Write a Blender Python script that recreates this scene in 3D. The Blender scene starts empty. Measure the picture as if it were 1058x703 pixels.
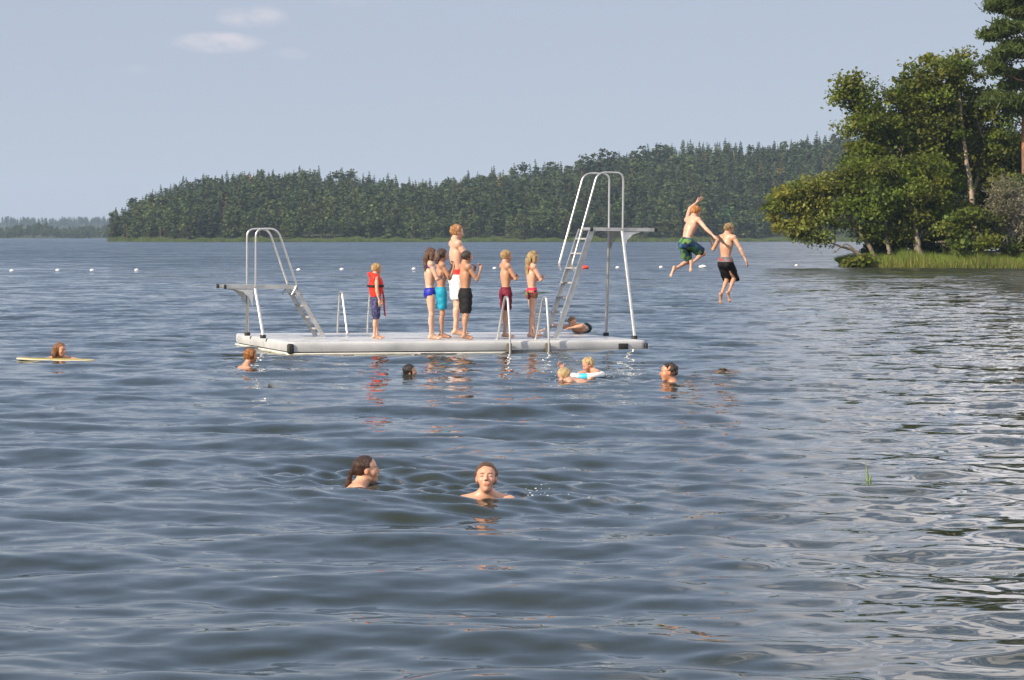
import bpy, bmesh, math, random
import numpy as np
from mathutils import Vector, Matrix

random.seed(7)
RNG = np.random.default_rng(11)
S = bpy.context.scene
COL = S.collection
F_PX, CXP, CYP, HZ, CAM_H = 2466.0, 529.0, 351.5, 243.5, 1.85
PITCH = math.atan((CYP - HZ) / F_PX)

# ------------------------------------------------------------------ camera and coordinates
def ray(px, py):
    a, b = (px - CXP) / F_PX, -(py - CYP) / F_PX
    c, s = math.cos(PITCH), math.sin(PITCH)
    return np.array([a, c + b * s, -s + b * c])

def on_z(px, py, z=0.0):
    d = ray(px, py)
    return np.array([0, 0, CAM_H]) + d * ((z - CAM_H) / d[2])

def at_y(px, py, y):
    d = ray(px, py)
    return np.array([0, 0, CAM_H]) + d * (y / d[1])

cam_d = bpy.data.cameras.new('camera')
cam_d.sensor_width = 36.0
cam_d.lens = F_PX / 1058.0 * 36.0
cam_d.clip_end = 9000
cam_d.clip_start = 0.1
cam = bpy.data.objects.new('camera', cam_d)
COL.objects.link(cam)
cam.location = (0, 0, CAM_H)
cam.rotation_euler = (math.pi / 2 - PITCH, 0, 0)
S.camera = cam
S.render.engine = 'CYCLES'
S.cycles.use_denoising = True
S.cycles.max_bounces = 6
S.cycles.transparent_max_bounces = 8
S.cycles.volume_bounces = 0
S.cycles.sample_clamp_indirect = 6
S.view_settings.view_transform = 'Standard'
S.view_settings.look = 'None'
S.view_settings.gamma = 1
S.view_settings.exposure = EXPOSURE = 0.66

# ------------------------------------------------------------------ objects
def tag(o, label=None, cat=None, group=None, kind=None):
    if label: o['label'] = label
    if cat: o['category'] = cat
    if group: o['group'] = group
    if kind: o['kind'] = kind
    return o

def link(name, me, parent=None, loc=None):
    o = bpy.data.objects.new(name, me)
    COL.objects.link(o)
    if parent: o.parent = parent
    if loc is not None: o.location = loc
    return o

def empty(name, loc=(0, 0, 0), rz=0.0):
    o = link(name, None, None, loc)
    o.rotation_euler = (0, 0, rz)
    o.empty_display_size = 0.3
    return o

def np_mesh(name, v, f, mats, smooth=True, col=None, midx=None):
    """v (n,3), f (m,3|4) -> mesh"""
    v = np.ascontiguousarray(v, dtype=np.float32)
    f = np.ascontiguousarray(f, dtype=np.int32)
    me = bpy.data.meshes.new(name)
    m, k = f.shape
    me.vertices.add(len(v)); me.vertices.foreach_set('co', v.ravel())
    me.loops.add(m * k); me.loops.foreach_set('vertex_index', f.ravel())
    me.polygons.add(m)
    me.polygons.foreach_set('loop_start', np.arange(m, dtype=np.int32) * k)
    me.polygons.foreach_set('use_smooth', np.full(m, smooth, dtype=bool))
    for mt in (mats if isinstance(mats, (list, tuple)) else [mats]):
        me.materials.append(mt)
    if midx is not None:
        me.polygons.foreach_set('material_index', np.asarray(midx, dtype=np.int32))
    if col is not None:
        at = me.attributes.new('tint', 'FLOAT_COLOR', 'POINT')
        c4 = np.ones((len(v), 4), dtype=np.float32); c4[:, :3] = col
        at.data.foreach_set('color', c4.ravel())
    me.update(calc_edges=True)
    me.validate()
    return me

class MB:
    """collects shapes, becomes ONE mesh"""
    def __init__(self):
        self.bm = bmesh.new()
    def box(self, c, size, rot=None, bevel=0.0, seg=2, taper=None):
        r = bmesh.ops.create_cube(self.bm, size=1.0)
        vs = r['verts']
        for v in vs:
            v.co = Vector((v.co.x * size[0], v.co.y * size[1], v.co.z * size[2]))
        if bevel > 0:
            es = list({e for v in vs for e in v.link_edges})
            rb = bmesh.ops.bevel(self.bm, geom=es, offset=bevel, segments=seg, affect='EDGES', profile=0.5)
            vs = list({v for f in rb['faces'] for v in f.verts} | {v for v in vs if v.is_valid})
        M = Matrix.Translation(Vector(c))
        if rot is not None: M = M @ rot.to_4x4()
        bmesh.ops.transform(self.bm, matrix=M, verts=vs)
        return self
    def beam(self, a, b, w, h, up=(0, 0, 1), bevel=0.0):
        """rectangular bar from a to b, w across, h along up"""
        a, b = Vector(a), Vector(b)
        x = (b - a).normalized(); y = Vector(up).cross(x).normalized(); z = x.cross(y)
        R = Matrix((x, y, z)).transposed()
        return self.box((a + b) / 2, ((b - a).length, w, h), R, bevel)
    def tube(self, pts, r, n=10, caps=True, r2=None):
        pts = [Vector(p) for p in pts]
        rings = []
        t0 = (pts[1] - pts[0]).normalized()
        up = Vector((0, 0, 1)) if abs(t0.z) < 0.9 else Vector((1, 0, 0))
        nx = t0.cross(up).normalized()
        L = len(pts)
        for i, p in enumerate(pts):
            if i == 0: t = t0
            elif i == L - 1: t = (pts[-1] - pts[-2]).normalized()
            else: t = ((pts[i + 1] - p).normalized() + (p - pts[i - 1]).normalized()).normalized()
            nx = (nx - t * nx.dot(t)).normalized()
            ny = t.cross(nx)
            rr = r if r2 is None else r + (r2 - r) * i / (L - 1)
            rings.append([self.bm.verts.new(p + (nx * math.cos(2 * math.pi * k / n) + ny * math.sin(2 * math.pi * k / n)) * rr) for k in range(n)])
        for i in range(L - 1):
            for k in range(n):
                self.bm.faces.new((rings[i][k], rings[i][(k + 1) % n], rings[i + 1][(k + 1) % n], rings[i + 1][k]))
        if caps:
            self.bm.faces.new(list(reversed(rings[0]))); self.bm.faces.new(rings[-1])
        return self
    def prism(self, outline, off):
        """planar outline (3D points) extruded by off"""
        off = Vector(off)
        a = [self.bm.verts.new(Vector(p)) for p in outline]
        b = [self.bm.verts.new(Vector(p) + off) for p in outline]
        n = len(a)
        self.bm.faces.new(list(reversed(a))); self.bm.faces.new(b)
        for i in range(n):
            self.bm.faces.new((a[i], a[(i + 1) % n], b[(i + 1) % n], b[i]))
        return self
    def ball(self, c, r, sc=(1, 1, 1), seg=16):
        M = Matrix.Translation(Vector(c)) @ Matrix.Diagonal((r * sc[0], r * sc[1], r * sc[2], 1))
        bmesh.ops.create_uvsphere(self.bm, u_segments=seg, v_segments=seg // 2, radius=1, matrix=M)
        return self
    def build(self, name, mat, parent=None, smooth=True, loc=None):
        bm = self.bm
        bmesh.ops.recalc_face_normals(bm, faces=bm.faces[:])
        for f in bm.faces: f.smooth = smooth
        if smooth:
            for e in bm.edges:
                if len(e.link_faces) == 2 and e.calc_face_angle(0) > math.radians(38): e.smooth = False
        me = bpy.data.meshes.new(name); bm.to_mesh(me); bm.free()
        me.materials.append(mat)
        return link(name, me, parent, loc)

def fillet(pts, rad, n=6):
    """polyline with rounded corners"""
    pts = [Vector(p) for p in pts]
    out = [pts[0]]
    for i in range(1, len(pts) - 1):
        a, p, b = pts[i - 1], pts[i], pts[i + 1]
        r = rad[i - 1] if isinstance(rad, (list, tuple)) else rad
        u, v = (a - p).normalized(), (b - p).normalized()
        r = min(r, (a - p).length * .49, (b - p).length * .49)
        s, e = p + u * r, p + v * r
        for k in range(n + 1):
            t = k / n
            out.append(s * (1 - t) ** 2 + p * 2 * t * (1 - t) + e * t * t)
    out.append(pts[-1])
    return out

# ------------------------------------------------------------------ materials
def mat(name):
    m = bpy.data.materials.new(name); m.use_nodes = True
    nt = m.node_tree
    return m, nt, nt.nodes['Principled BSDF']

def N(nt, t, **kw):
    n = nt.nodes.new(t)
    for k, v in kw.items():
        if k in n.inputs.keys(): n.inputs[k].default_value = v
        else: setattr(n, k, v)
    return n

def ramp(nt, stops, fac):
    r = nt.nodes.new('ShaderNodeValToRGB')
    el = r.color_ramp.elements
    while len(el) < len(stops): el.new(0.5)
    for e, (p, c) in zip(el, stops):
        e.position = p; e.color = (*c, 1)
    nt.links.new(fac, r.inputs['Fac'])
    return r.outputs['Color']

def simple(name, c, rough=0.5, metal=0.0, var=0.15, scale=6.0, bump=0.0):
    m, nt, b = mat(name)
    tc = N(nt, 'ShaderNodeTexCoord')
    no = N(nt, 'ShaderNodeTexNoise', Scale=scale, Detail=5.0)
    nt.links.new(tc.outputs['Object'], no.inputs['Vector'])
    lo = tuple(x * (1 - var) for x in c); hi = tuple(min(1, x * (1 + var)) for x in c)
    nt.links.new(ramp(nt, [(0.3, lo), (0.7, hi)], no.outputs['Fac']), b.inputs['Base Color'])
    b.inputs['Roughness'].default_value = rough
    b.inputs['Metallic'].default_value = metal
    if bump:
        bp = N(nt, 'ShaderNodeBump', Strength=bump, Distance=0.02)
        nt.links.new(no.outputs['Fac'], bp.inputs['Height']); nt.links.new(bp.outputs[0], b.inputs['Normal'])
    return m

def tinted(name, rough=0.6, transl=0.0, var=0.25, scale=3.0, spec=0.5, bump=0.0, bscale=60.0):
    """base colour from the mesh's own 'tint' attribute, with a fine noise over it"""
    m, nt, b = mat(name)
    at = N(nt, 'ShaderNodeAttribute', attribute_name='tint')
    tc = N(nt, 'ShaderNodeTexCoord')
    no = N(nt, 'ShaderNodeTexNoise', Scale=scale, Detail=4.0)
    nt.links.new(tc.outputs['Object'], no.inputs['Vector'])
    mr = N(nt, 'ShaderNodeMapRange')
    for i, v in zip((1, 2, 3, 4), (0.3, 0.7, 1 - var, 1 + var)): mr.inputs[i].default_value = v
    nt.links.new(no.outputs['Fac'], mr.inputs[0])
    mx = N(nt, 'ShaderNodeVectorMath', operation='SCALE')
    nt.links.new(at.outputs['Color'], mx.inputs[0]); nt.links.new(mr.outputs[0], mx.inputs['Scale'])
    nt.links.new(mx.outputs[0], b.inputs['Base Color'])
    b.inputs['Roughness'].default_value = rough
    b.inputs['Specular IOR Level'].default_value = spec
    if bump:
        n2 = N(nt, 'ShaderNodeTexNoise', Scale=bscale, Detail=3.0)
        nt.links.new(tc.outputs['Object'], n2.inputs['Vector'])
        bp = N(nt, 'ShaderNodeBump', Strength=bump, Distance=0.01)
        nt.links.new(n2.outputs['Fac'], bp.inputs['Height']); nt.links.new(bp.outputs[0], b.inputs['Normal'])
    if transl:
        tr = N(nt, 'ShaderNodeBsdfTranslucent')
        nt.links.new(mx.outputs[0], tr.inputs['Color'])
        mix = N(nt, 'ShaderNodeMixShader'); mix.inputs[0].default_value = transl
        nt.links.new(b.outputs[0], mix.inputs[1]); nt.links.new(tr.outputs[0], mix.inputs[2])
        nt.links.new(mix.outputs[0], nt.nodes['Material Output'].inputs['Surface'])
    return m

# ------------------------------------------------------------------ light, sky, air
SUN_EL, SUN_AZ = math.radians(29), math.radians(-126)       # azimuth clockwise from +Y
sd = Vector((math.sin(SUN_AZ) * math.cos(SUN_EL), math.cos(SUN_AZ) * math.cos(SUN_EL), math.sin(SUN_EL)))
sun_d = bpy.data.lights.new('sun', 'SUN')
sun_d.energy = 4.6; sun_d.angle = math.radians(0.5); sun_d.color = (1.0, 0.86, 0.68)
sun = link('sun', sun_d); sun.rotation_euler = sd.to_track_quat('Z', 'Y').to_euler()

w = bpy.data.worlds.new('World'); S.world = w; w.use_nodes = True
nt = w.node_tree; bg = nt.nodes['Background']; bg.inputs['Strength'].default_value = 0.075
sky = N(nt, 'ShaderNodeTexSky', sky_type='NISHITA', sun_disc=False, sun_elevation=SUN_EL, sun_rotation=SUN_AZ % (2 * math.pi))
sky.air_density = 1.0; sky.dust_density = 0.6; sky.ozone_density = 1.5
tc = N(nt, 'ShaderNodeTexCoord'); DIRV = tc.outputs['Generated']
sep = N(nt, 'ShaderNodeSeparateXYZ'); nt.links.new(DIRV, sep.inputs[0])
def M1(op, a, b=None, c=None, clamp=False):
    n = nt.nodes.new('ShaderNodeMath'); n.operation = op; n.use_clamp = clamp
    for i, x in enumerate((a, b, c)):
        if x is None: continue
        if isinstance(x, (int, float)): n.inputs[i].default_value = x
        else: nt.links.new(x, n.inputs[i])
    return n.outputs[0]
def sstep(x, lo, hi):
    n = nt.nodes.new('ShaderNodeMapRange'); n.interpolation_type = 'SMOOTHSTEP'
    nt.links.new(x, n.inputs[0]); n.inputs[1].default_value = lo; n.inputs[2].default_value = hi
    return n.outputs[0]
el = M1('MULTIPLY', M1('ARCSINE', sep.outputs['Z']), 57.2958)
az = M1('MULTIPLY', M1('ARCTAN2', sep.outputs['X'], sep.outputs['Y']), 57.2958)
cn = N(nt, 'ShaderNodeTexNoise', Scale=5.0, Detail=7.0, Roughness=0.55)
mp = N(nt, 'ShaderNodeMapping'); mp.inputs['Scale'].default_value = (1, 1, 2.2)
nt.links.new(DIRV, mp.inputs[0]); nt.links.new(mp.outputs[0], cn.inputs['Vector'])
bank = M1('MULTIPLY', M1('MULTIPLY', sstep(az, 4, 11), sstep(el, 5.9, 8.0)), sstep(cn.outputs['Fac'], 0.43, 0.57))
# two faint puffs of cloud low over the lake
cn2 = N(nt, 'ShaderNodeTexNoise', Scale=70.0, Detail=5.0, Roughness=0.6)
mp2 = N(nt, 'ShaderNodeMapping'); mp2.inputs['Scale'].default_value = (1, 1, 2.0)
nt.links.new(DIRV, mp2.inputs[0]); nt.links.new(mp2.outputs[0], cn2.inputs['Vector'])
puff = None
for (px, py, wx, wy, amp) in ((226, 47, 62, 15, 1.0), (262, 20, 50, 18, .7), (305, 57, 30, 9, .45), (142, 76, 34, 8, .4), (372, 5, 60, 10, .4), (520, 6, 60, 12, .3)):
    a0, e0 = math.degrees(math.atan((px - CXP) / F_PX)), math.degrees(math.atan((HZ - py) / F_PX))
    dx = M1('DIVIDE', M1('SUBTRACT', az, a0), math.degrees(wx / F_PX)); dy = M1('DIVIDE', M1('SUBTRACT', el, e0), math.degrees(wy / F_PX))
    r2 = M1('ADD', M1('MULTIPLY', dx, dx), M1('MULTIPLY', dy, dy))
    g = M1('MULTIPLY', M1('SUBTRACT', 1.0, sstep(r2, 0.0, 1.0)), amp)
    puff = g if puff is None else M1('MAXIMUM', puff, g)
puff = M1('MULTIPLY', sstep(M1('MULTIPLY', puff, M1('ADD', M1('MULTIPLY', cn2.outputs['Fac'], 1.6), -0.15)), 0.10, 0.9), 0.85)
mixs = N(nt, 'ShaderNodeMix', data_type='RGBA'); mixs.inputs[7].default_value = (18.0, 16.8, 16.6, 1)
nt.links.new(M1('MULTIPLY', bank, 0.85), mixs.inputs[0]); 
lowm = N(nt, 'ShaderNodeMix', data_type='RGBA')     # pale summer haze that whitens the low sky
hz = ramp(nt, [(0.0, (.412, .455, .545)), (.045, (.395, .445, .545)), (.092, (.385, .432, .540)), (.17, (.335, .43, .62)), (.5, (.25, .39, .665)), (1.0, (.12, .21, .42))], M1('DIVIDE', el, 60.0, clamp=True))
hzs = N(nt, 'ShaderNodeVectorMath', operation='SCALE', Scale=10.0); nt.links.new(hz, hzs.inputs[0])
nt.links.new(hzs.outputs[0], lowm.inputs[7])
nt.links.new(M1('MULTIPLY', M1('SUBTRACT', 1.0, sstep(el, 20.0, 75.0)), 0.9), lowm.inputs[0]); nt.links.new(sky.outputs[0], lowm.inputs[6])
nt.links.new(lowm.outputs[2], mixs.inputs[6])
mixp = N(nt, 'ShaderNodeMix', data_type='RGBA'); mixp.inputs[7].default_value = (6.2, 5.9, 6.3, 1)
nt.links.new(puff, mixp.inputs[0]); nt.links.new(mixs.outputs[2], mixp.inputs[6])
nt.links.new(mixp.outputs[2], bg.inputs['Color'])

def make_haze():
    bm = MB().box((0, 1640, 44), (5200, 4120, 92))
    m = bpy.data.materials.new('haze'); m.use_nodes = True
    t = m.node_tree; t.nodes.remove(t.nodes['Principled BSDF'])
    v = N(t, 'ShaderNodeVolumePrincipled', Density=0.00014)
    v.inputs['Color'].default_value = (0.60, 0.78, 1.0, 1)
    t.links.new(v.outputs[0], t.nodes['Material Output'].inputs['Volume'])
    o = bm.build('haze', m, smooth=False)
    tag(o, kind='stuff', label='thin bluish summer haze over the lake and the wooded hills', cat='haze')
make_haze()
# ------------------------------------------------------------------ water
SWIM = {'kickboard': (63, 372), 'redhair': (260, 380), 'lowboy': (424, 388), 'blond': (583, 394), 'ring': (607, 389), 'man': (690, 396), 'plait': (379, 501), 'front': (503, 516)}
SWIM_P = {k: on_z(*v) for k, v in SWIM.items()}

def water_height():
    fine = np.linspace(-17.5, 17.5, 760)
    th = np.radians(np.concatenate([np.linspace(-85, -18.2, 50), fine, np.linspace(18.2, 85, 50)]))
    r1 = [4.0]
    while r1[-1] < 60: r1.append(r1[-1] * 1.0031)
    while r1[-1] < 3550: r1.append(r1[-1] * (1.0 + min(0.03, 0.0031 + (r1[-1] - 60) / 60 * 0.004)))
    r = np.array(r1); dr = np.gradient(r)
    R, T = np.meshgrid(r, th, indexing='ij')
    X, Y = R * np.sin(T), R * np.cos(T)
    Z = np.zeros_like(X); 
    rng = np.random.default_rng(5)
    gust = 0.85 + 0.25 * np.sin(X * 0.21 + Y * 0.13 + 1) * np.sin(Y * 0.17 - X * .05 + 2)
    calm = 1 - 0.30 / (1 + np.exp(-(X - 0.16 * Y) / (0.03 * Y + .2)))       # sheltered water off the wooded point
    lams = np.exp(np.linspace(np.log(0.16), np.log(3.6), 84))
    for lam in lams:
        k = 2 * math.pi / lam
        sp = 0.44 if lam > 0.8 else 0.58
        ang = rng.normal(0.12, sp)
        slope = 0.0162 * (1.0 if lam < 1.3 else (1.3 / lam) ** 1.0) * np.interp(lam, [.16, .35, .6, .9], [.75, 1.0, 1.05, 1.0])
        a = slope * lam / (2 * math.pi) * 2 ** .5
        wt = np.clip((lam / dr - 3.0) / 3.5, 0, 1)[:, None]
        if wt.max() <= 0: continue
        n = np.nonzero(wt[:, 0] > 0)[0].max() + 1
        ph = rng.uniform(0, 6.28)
        arg = k * (X[:n] * math.sin(ang) + Y[:n] * math.cos(ang)) + ph
        g = gust[:n] if lam < .9 else 1.0
        c = calm[:n] if lam < .8 else 1.0
        s = np.sin(arg)
        Z[:n] += a * wt[:n] * g * c * (s + 0.18 * np.cos(2 * arg))
    # rings spreading round the swimmers
    for nm, p in SWIM_P.items():
        big = 1.0 if nm in ('plait', 'front') else 0.8
        sel = (np.abs(X - p[0]) < 3.2) & (np.abs(Y - p[1]) < 4.5)
        dx, dy = X[sel] - p[0], Y[sel] - p[1] - 0.35
        d = np.hypot(dx, dy) + 1e-3
        env = np.exp(-(d / 1.15) ** 2) * big
        wob = 1 + .4 * np.sin(np.arctan2(dy, dx) * 5 + p[0] * 9)
        Z[sel] += env * (0.016 if big == 1.0 else 0.012) * (np.sin(2 * math.pi * d / 0.36 + p[1]) * wob + 0.8 * np.sin(2 * math.pi * (dx * .6 + dy) / 0.27 + p[0]))
    return X, Y, Z

WX, WY, WZ = water_height()

def water_z(x, y):
    i = np.argmin((WX - x) ** 2 + (WY - y) ** 2)
    return float(WZ.ravel()[i])

def make_water():
    n, m = WX.shape
    v = np.stack([WX, WY, WZ], -1).reshape(-1, 3)
    i = np.arange(n * m).reshape(n, m)
    f = np.stack([i[:-1, :-1], i[:-1, 1:], i[1:, 1:], i[1:, :-1]], -1).reshape(-1, 4)[:, ::-1]
    mt, nt, b = mat('lake_water')
    b.inputs['Base Color'].default_value = (0.029, 0.035, 0.027, 1)
    b.inputs['IOR'].default_value = 1.333
    b.inputs['Roughness'].default_value = 0.02
    tc = N(nt, 'ShaderNodeTexCoord')
    geo = N(nt, 'ShaderNodeNewGeometry')
    sp = N(nt, 'ShaderNodeSeparateXYZ'); nt.links.new(tc.outputs['Object'], sp.inputs[0])
    acc = geo.outputs['Normal']
    def vm(op, a, b_):
        n_ = nt.nodes.new('ShaderNodeVectorMath'); n_.operation = op
        for i_, q in enumerate((a, b_)):
            if isinstance(q, tuple): n_.inputs[i_].default_value = q
            else: nt.links.new(q, n_.inputs[i_])
        return n_.outputs[0]
    # ripples as slopes: (scale, stretch in x, slope near, slope far, distance from, to)
    for (sc, sx, s_near, s_far, d0, d1, seed) in ((0.22, 0.35, 0.0, 0.10, 60, 200, 5), (0.8, 0.40, 0.0, 0.17, 40, 130, 0), (2.3, 0.45, 0.02, 0.17, 16, 70, 7), (8.0, 0.55, 0.06, 0.11, 9, 45, 3)):
        mp = N(nt, 'ShaderNodeMapping'); mp.inputs['Scale'].default_value = (sx, 1, 1); mp.inputs['Location'].default_value = (seed, seed * 2, 0)
        mp.inputs['Rotation'].default_value = (0, 0, math.radians(8))
        nt.links.new(tc.outputs['Object'], mp.inputs[0])
        no = N(nt, 'ShaderNodeTexNoise', Scale=sc, Detail=2.0, Roughness=0.5)
        nt.links.new(mp.outputs[0], no.inputs['Vector'])
        d = vm('SUBTRACT', no.outputs['Color'], (0.5, 0.5, 0.5))
        d = vm('MULTIPLY', d, (0.85, 1.0, 0.0))
        mr = N(nt, 'ShaderNodeMapRange'); nt.links.new(sp.outputs['Y'], mr.inputs[0])
        for i_, q in zip((1, 2, 3, 4), (d0, d1, s_near * 3.2, s_far * 3.2)): mr.inputs[i_].default_value = q
        cmb = N(nt, 'ShaderNodeCombineXYZ')
        for i_ in range(3): nt.links.new(mr.outputs[0], cmb.inputs[i_])
        acc = vm('ADD', acc, vm('MULTIPLY', d, cmb.outputs[0]))
    # far out only the wave faces turned to the shore are seen
    mr = N(nt, 'ShaderNodeMapRange'); nt.links.new(sp.outputs['Y'], mr.inputs[0])
    for i_, q in zip((1, 2, 3, 4), (30, 180, 0.0, -0.17)): mr.inputs[i_].default_value = q
    cmb = N(nt, 'ShaderNodeCombineXYZ'); nt.links.new(mr.outputs[0], cmb.inputs[1])
    acc = vm('ADD', acc, cmb.outputs[0])
    nn = nt.nodes.new('ShaderNodeVectorMath'); nn.operation = 'NORMALIZE'; nt.links.new(acc, nn.inputs[0])
    nt.links.new(nn.outputs[0], b.inputs['Normal'])
    o = link('water', np_mesh('water', v, f, mt))
    tag(o, 'rippled blue grey lake water', 'water', kind='structure')

make_water()

def make_lakebed():
    xs = np.linspace(-2500, 2500, 26); ys = np.linspace(-300, 3600, 40)
    X, Y = np.meshgrid(xs, ys)
    v = np.stack([X, Y, np.full_like(X, -0.9)], -1).reshape(-1, 3)
    i = np.arange(X.size).reshape(X.shape)
    f = np.stack([i[:-1, :-1], i[:-1, 1:], i[1:, 1:], i[1:, :-1]], -1).reshape(-1, 4)
    o = link('ground', np_mesh('ground', v, f, simple('lakebed_mud', (0.06, 0.05, 0.03), 0.9)))
    tag(o, 'muddy lake bed under the water', 'ground', kind='structure')
make_lakebed()
# ------------------------------------------------------------------ far hills and their trees
def interp(x, pts):
    p = np.array(pts, float)
    return np.interp(x, p[:, 0], p[:, 1])

RIDGE = [(60, 250), (104, 250), (108, 238), (118, 216), (132, 208), (150, 201), (170, 193), (190, 183), (220, 178), (250, 173), (300, 172), (350, 175), (400, 180), (440, 183), (462, 182),
         (490, 176), (520, 174), (560, 165), (600, 160), (640, 153), (680, 149), (720, 143), (770, 140), (830, 137), (880, 137), (960, 131), (1060, 126), (1200, 118), (1500, 110), (2200, 120)]
def shore_d(px):      # distance of the far shore in direction px
    return interp(px, [(60, 760), (104, 720), (200, 690), (540, 705), (800, 740), (1058, 740), (2200, 640)])
def ridge_z(px):
    return (HZ - interp(px, RIDGE)) / F_PX * (shore_d(px) + 150) + CAM_H
def hill_z(px, s):
    H = np.maximum(ridge_z(px) - 12.2, -1.2)
    t = np.clip(s / 165.0, 0, 1)
    tip = np.clip((px - 104) / 30, 0, 1)
    e = np.where(s < 0, -1.0, 0.35 + (H - .35) * (t ** 0.8) * (1 - .25 * (1 - t) * 0) )
    back = np.clip((s - 175) / 140, 0, 1)
    e = np.where(s > 175, H * (1 - back) + -1.0 * back, e)
    return e * tip - 1.0 * (1 - tip)

def wedge(px, d):
    a = (px - CXP) / F_PX
    return a * d, d

def make_hill():
    px = np.concatenate([np.linspace(96, 140, 12), np.linspace(145, 1500, 110), np.linspace(1530, 2200, 20)])
    s = np.array([-6, -1, 0.5, 6, 15, 30, 50, 75, 100, 125, 150, 175, 210, 250, 300, 330])
    P, Sx = np.meshgrid(px, s)
    X, Y = wedge(P, shore_d(P) + Sx)
    Z = hill_z(P, Sx)
    v = np.stack([X, Y, Z], -1).reshape(-1, 3)
    i = np.arange(P.size).reshape(P.shape)
    f = np.stack([i[:-1, :-1], i[:-1, 1:], i[1:, 1:], i[1:, :-1]], -1).reshape(-1, 4)
    o = link('hills', np_mesh('hills', v, f, simple('forest_floor', (0.035, 0.045, 0.018), 0.95, var=.4, scale=.2)))
    tag(o, 'long wooded hill across the lake', 'hill', kind='structure')
make_hill()

def quads_from(c, ax, ay):
    """(n,3) centres and half axes -> verts, tris"""
    n = len(c)
    v = np.stack([c - ax - ay, c + ax - ay, c + ax + ay, c - ax + ay], 1).reshape(-1, 3)
    i = np.arange(n)[:, None] * 4
    f = np.concatenate([i + np.array([[0, 1, 2]]), i + np.array([[0, 2, 3]])], 0)
    return v, f

def rand_axes(rng, n, size, flat=0.0):
    """two perpendicular half axes; flat -> normals lean upward"""
    nrm = rng.normal(size=(n, 3)); nrm[:, 2] = np.abs(nrm[:, 2]) + flat * 2.2
    nrm /= np.linalg.norm(nrm, axis=1)[:, None]
    t = rng.normal(size=(n, 3)); t -= nrm * (t * nrm).sum(1)[:, None]; t /= np.linalg.norm(t, axis=1)[:, None]
    b = np.cross(nrm, t)
    s = size * rng.uniform(0.65, 1.35, (n, 1))
    return t * s, b * s * rng.uniform(.55, .9, (n, 1))

def cone_trunk(r0, r1, z0, z1, n=5):
    a = np.arange(n) / n * 2 * math.pi
    v = np.concatenate([np.stack([np.cos(a) * r0, np.sin(a) * r0, np.full(n, z0)], 1), np.stack([np.cos(a) * r1, np.sin(a) * r1, np.full(n, z1)], 1)])
    f = []
    for k in range(n):
        q = (k + 1) % n
        f += [(k, q, n + q), (k, n + q, n + k)]
    return v, np.array(f)

def join_np(parts):
    vs, fs, cs, o = [], [], [], 0
    for v, f, c in parts:
        vs.append(v); fs.append(f + o); o += len(v)
        cs.append(np.broadcast_to(np.asarray(c, float), (len(v), 3)) if np.ndim(c) == 1 else c)
    return np.concatenate(vs), np.concatenate(fs), np.concatenate(cs)

BARK_G, BARK_O = (0.10, 0.085, 0.07), (0.30, 0.13, 0.065)
def far_spruce(seed, H=12.0, W=2.1):
    rng = np.random.default_rng(seed)
    parts = [(*cone_trunk(.16, .03, 0, H * .96), BARK_G)]
    nt_ = 19
    c, ax, ay = [], [], []
    for t in range(nt_):
        q = t / (nt_ - 1)
        z = H * (0.10 + 0.88 * q)
        r = W * (1 - q) ** 0.8 * rng.uniform(.85, 1.12) + 0.22
        for k in range(8 if q < .7 else 5):
            a = rng.uniform(0, 6.28); rr = r * rng.uniform(.6, 1.12)
            d = np.array([math.cos(a), math.sin(a), -0.42]); sd_ = np.array([-math.sin(a), math.cos(a), 0])
            c.append(np.array([0, 0, z + .12 * rr]) + d * rr * .5); ax.append(d * rr * .5); ay.append(sd_ * (.26 * rr + .12) + np.array([0, 0, rng.uniform(-.25, .25)]))
    v, f = quads_from(np.array(c), np.array(ax), np.array(ay))
    n = len(v) // 4
    col = np.repeat(np.array([0.050, 0.076, 0.030])[None] * rng.uniform(.6, 1.35, (n, 1)), 4, 0)
    parts.append((v, f, col))
    return join_np(parts)

def far_pine(seed, H=11.5, stem=(0.15, 0.10, 0.07)):
    rng = np.random.default_rng(seed)
    v0, f0 = cone_trunk(.22, .17, 0, H * .45); v1, f1 = cone_trunk(.17, .06, H * .45, H * .93)
    parts = [(v0, f0, (0.17, 0.095, 0.06)), (v1, f1, stem)]
    for _ in range(15):
        q = rng.uniform(.5, 1.0)
        a = rng.uniform(0, 6.28); rr = 1.9 * (1.08 - q) ** .6 * rng.uniform(.3, 1.1)
        cc = np.array([math.cos(a) * rr, math.sin(a) * rr, H * q])
        n = 14
        pts = cc + rng.normal(size=(n, 3)) * np.array([.6, .6, .26])
        v, f = quads_from(pts, *rand_axes(rng, n, .34, .5))
        parts.append((v, f, np.repeat(np.array([0.066, 0.092, 0.034])[None] * rng.uniform(.65, 1.3) * rng.uniform(.8, 1.2, (n, 1)), 4, 0)))
    return join_np(parts)

def far_leafy(seed, H=10.0, W=2.7, base=(0.055, 0.085, 0.026)):
    rng = np.random.default_rng(seed)
    parts = [(*cone_trunk(.2, .07, 0, H * .75), (0.16, 0.14, 0.11))]
    for _ in range(22):
        q = rng.uniform(.1, .97)
        prof = math.sin(min(1, q * 1.05) ** .8 * math.pi) ** .6
        a = rng.uniform(0, 6.28); rr = W * prof * rng.uniform(.25, .95)
        cc = np.array([math.cos(a) * rr, math.sin(a) * rr, H * q])
        n = 24
        pts = cc + rng.normal(size=(n, 3)) * np.array([.75, .75, .55])
        v, f = quads_from(pts, *rand_axes(rng, n, .34, .35))
        parts.append((v, f, np.repeat(np.array(base)[None] * rng.uniform(.65, 1.3) * rng.uniform(.8, 1.2, (n, 1)), 4, 0)))
    return join_np(parts)

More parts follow.
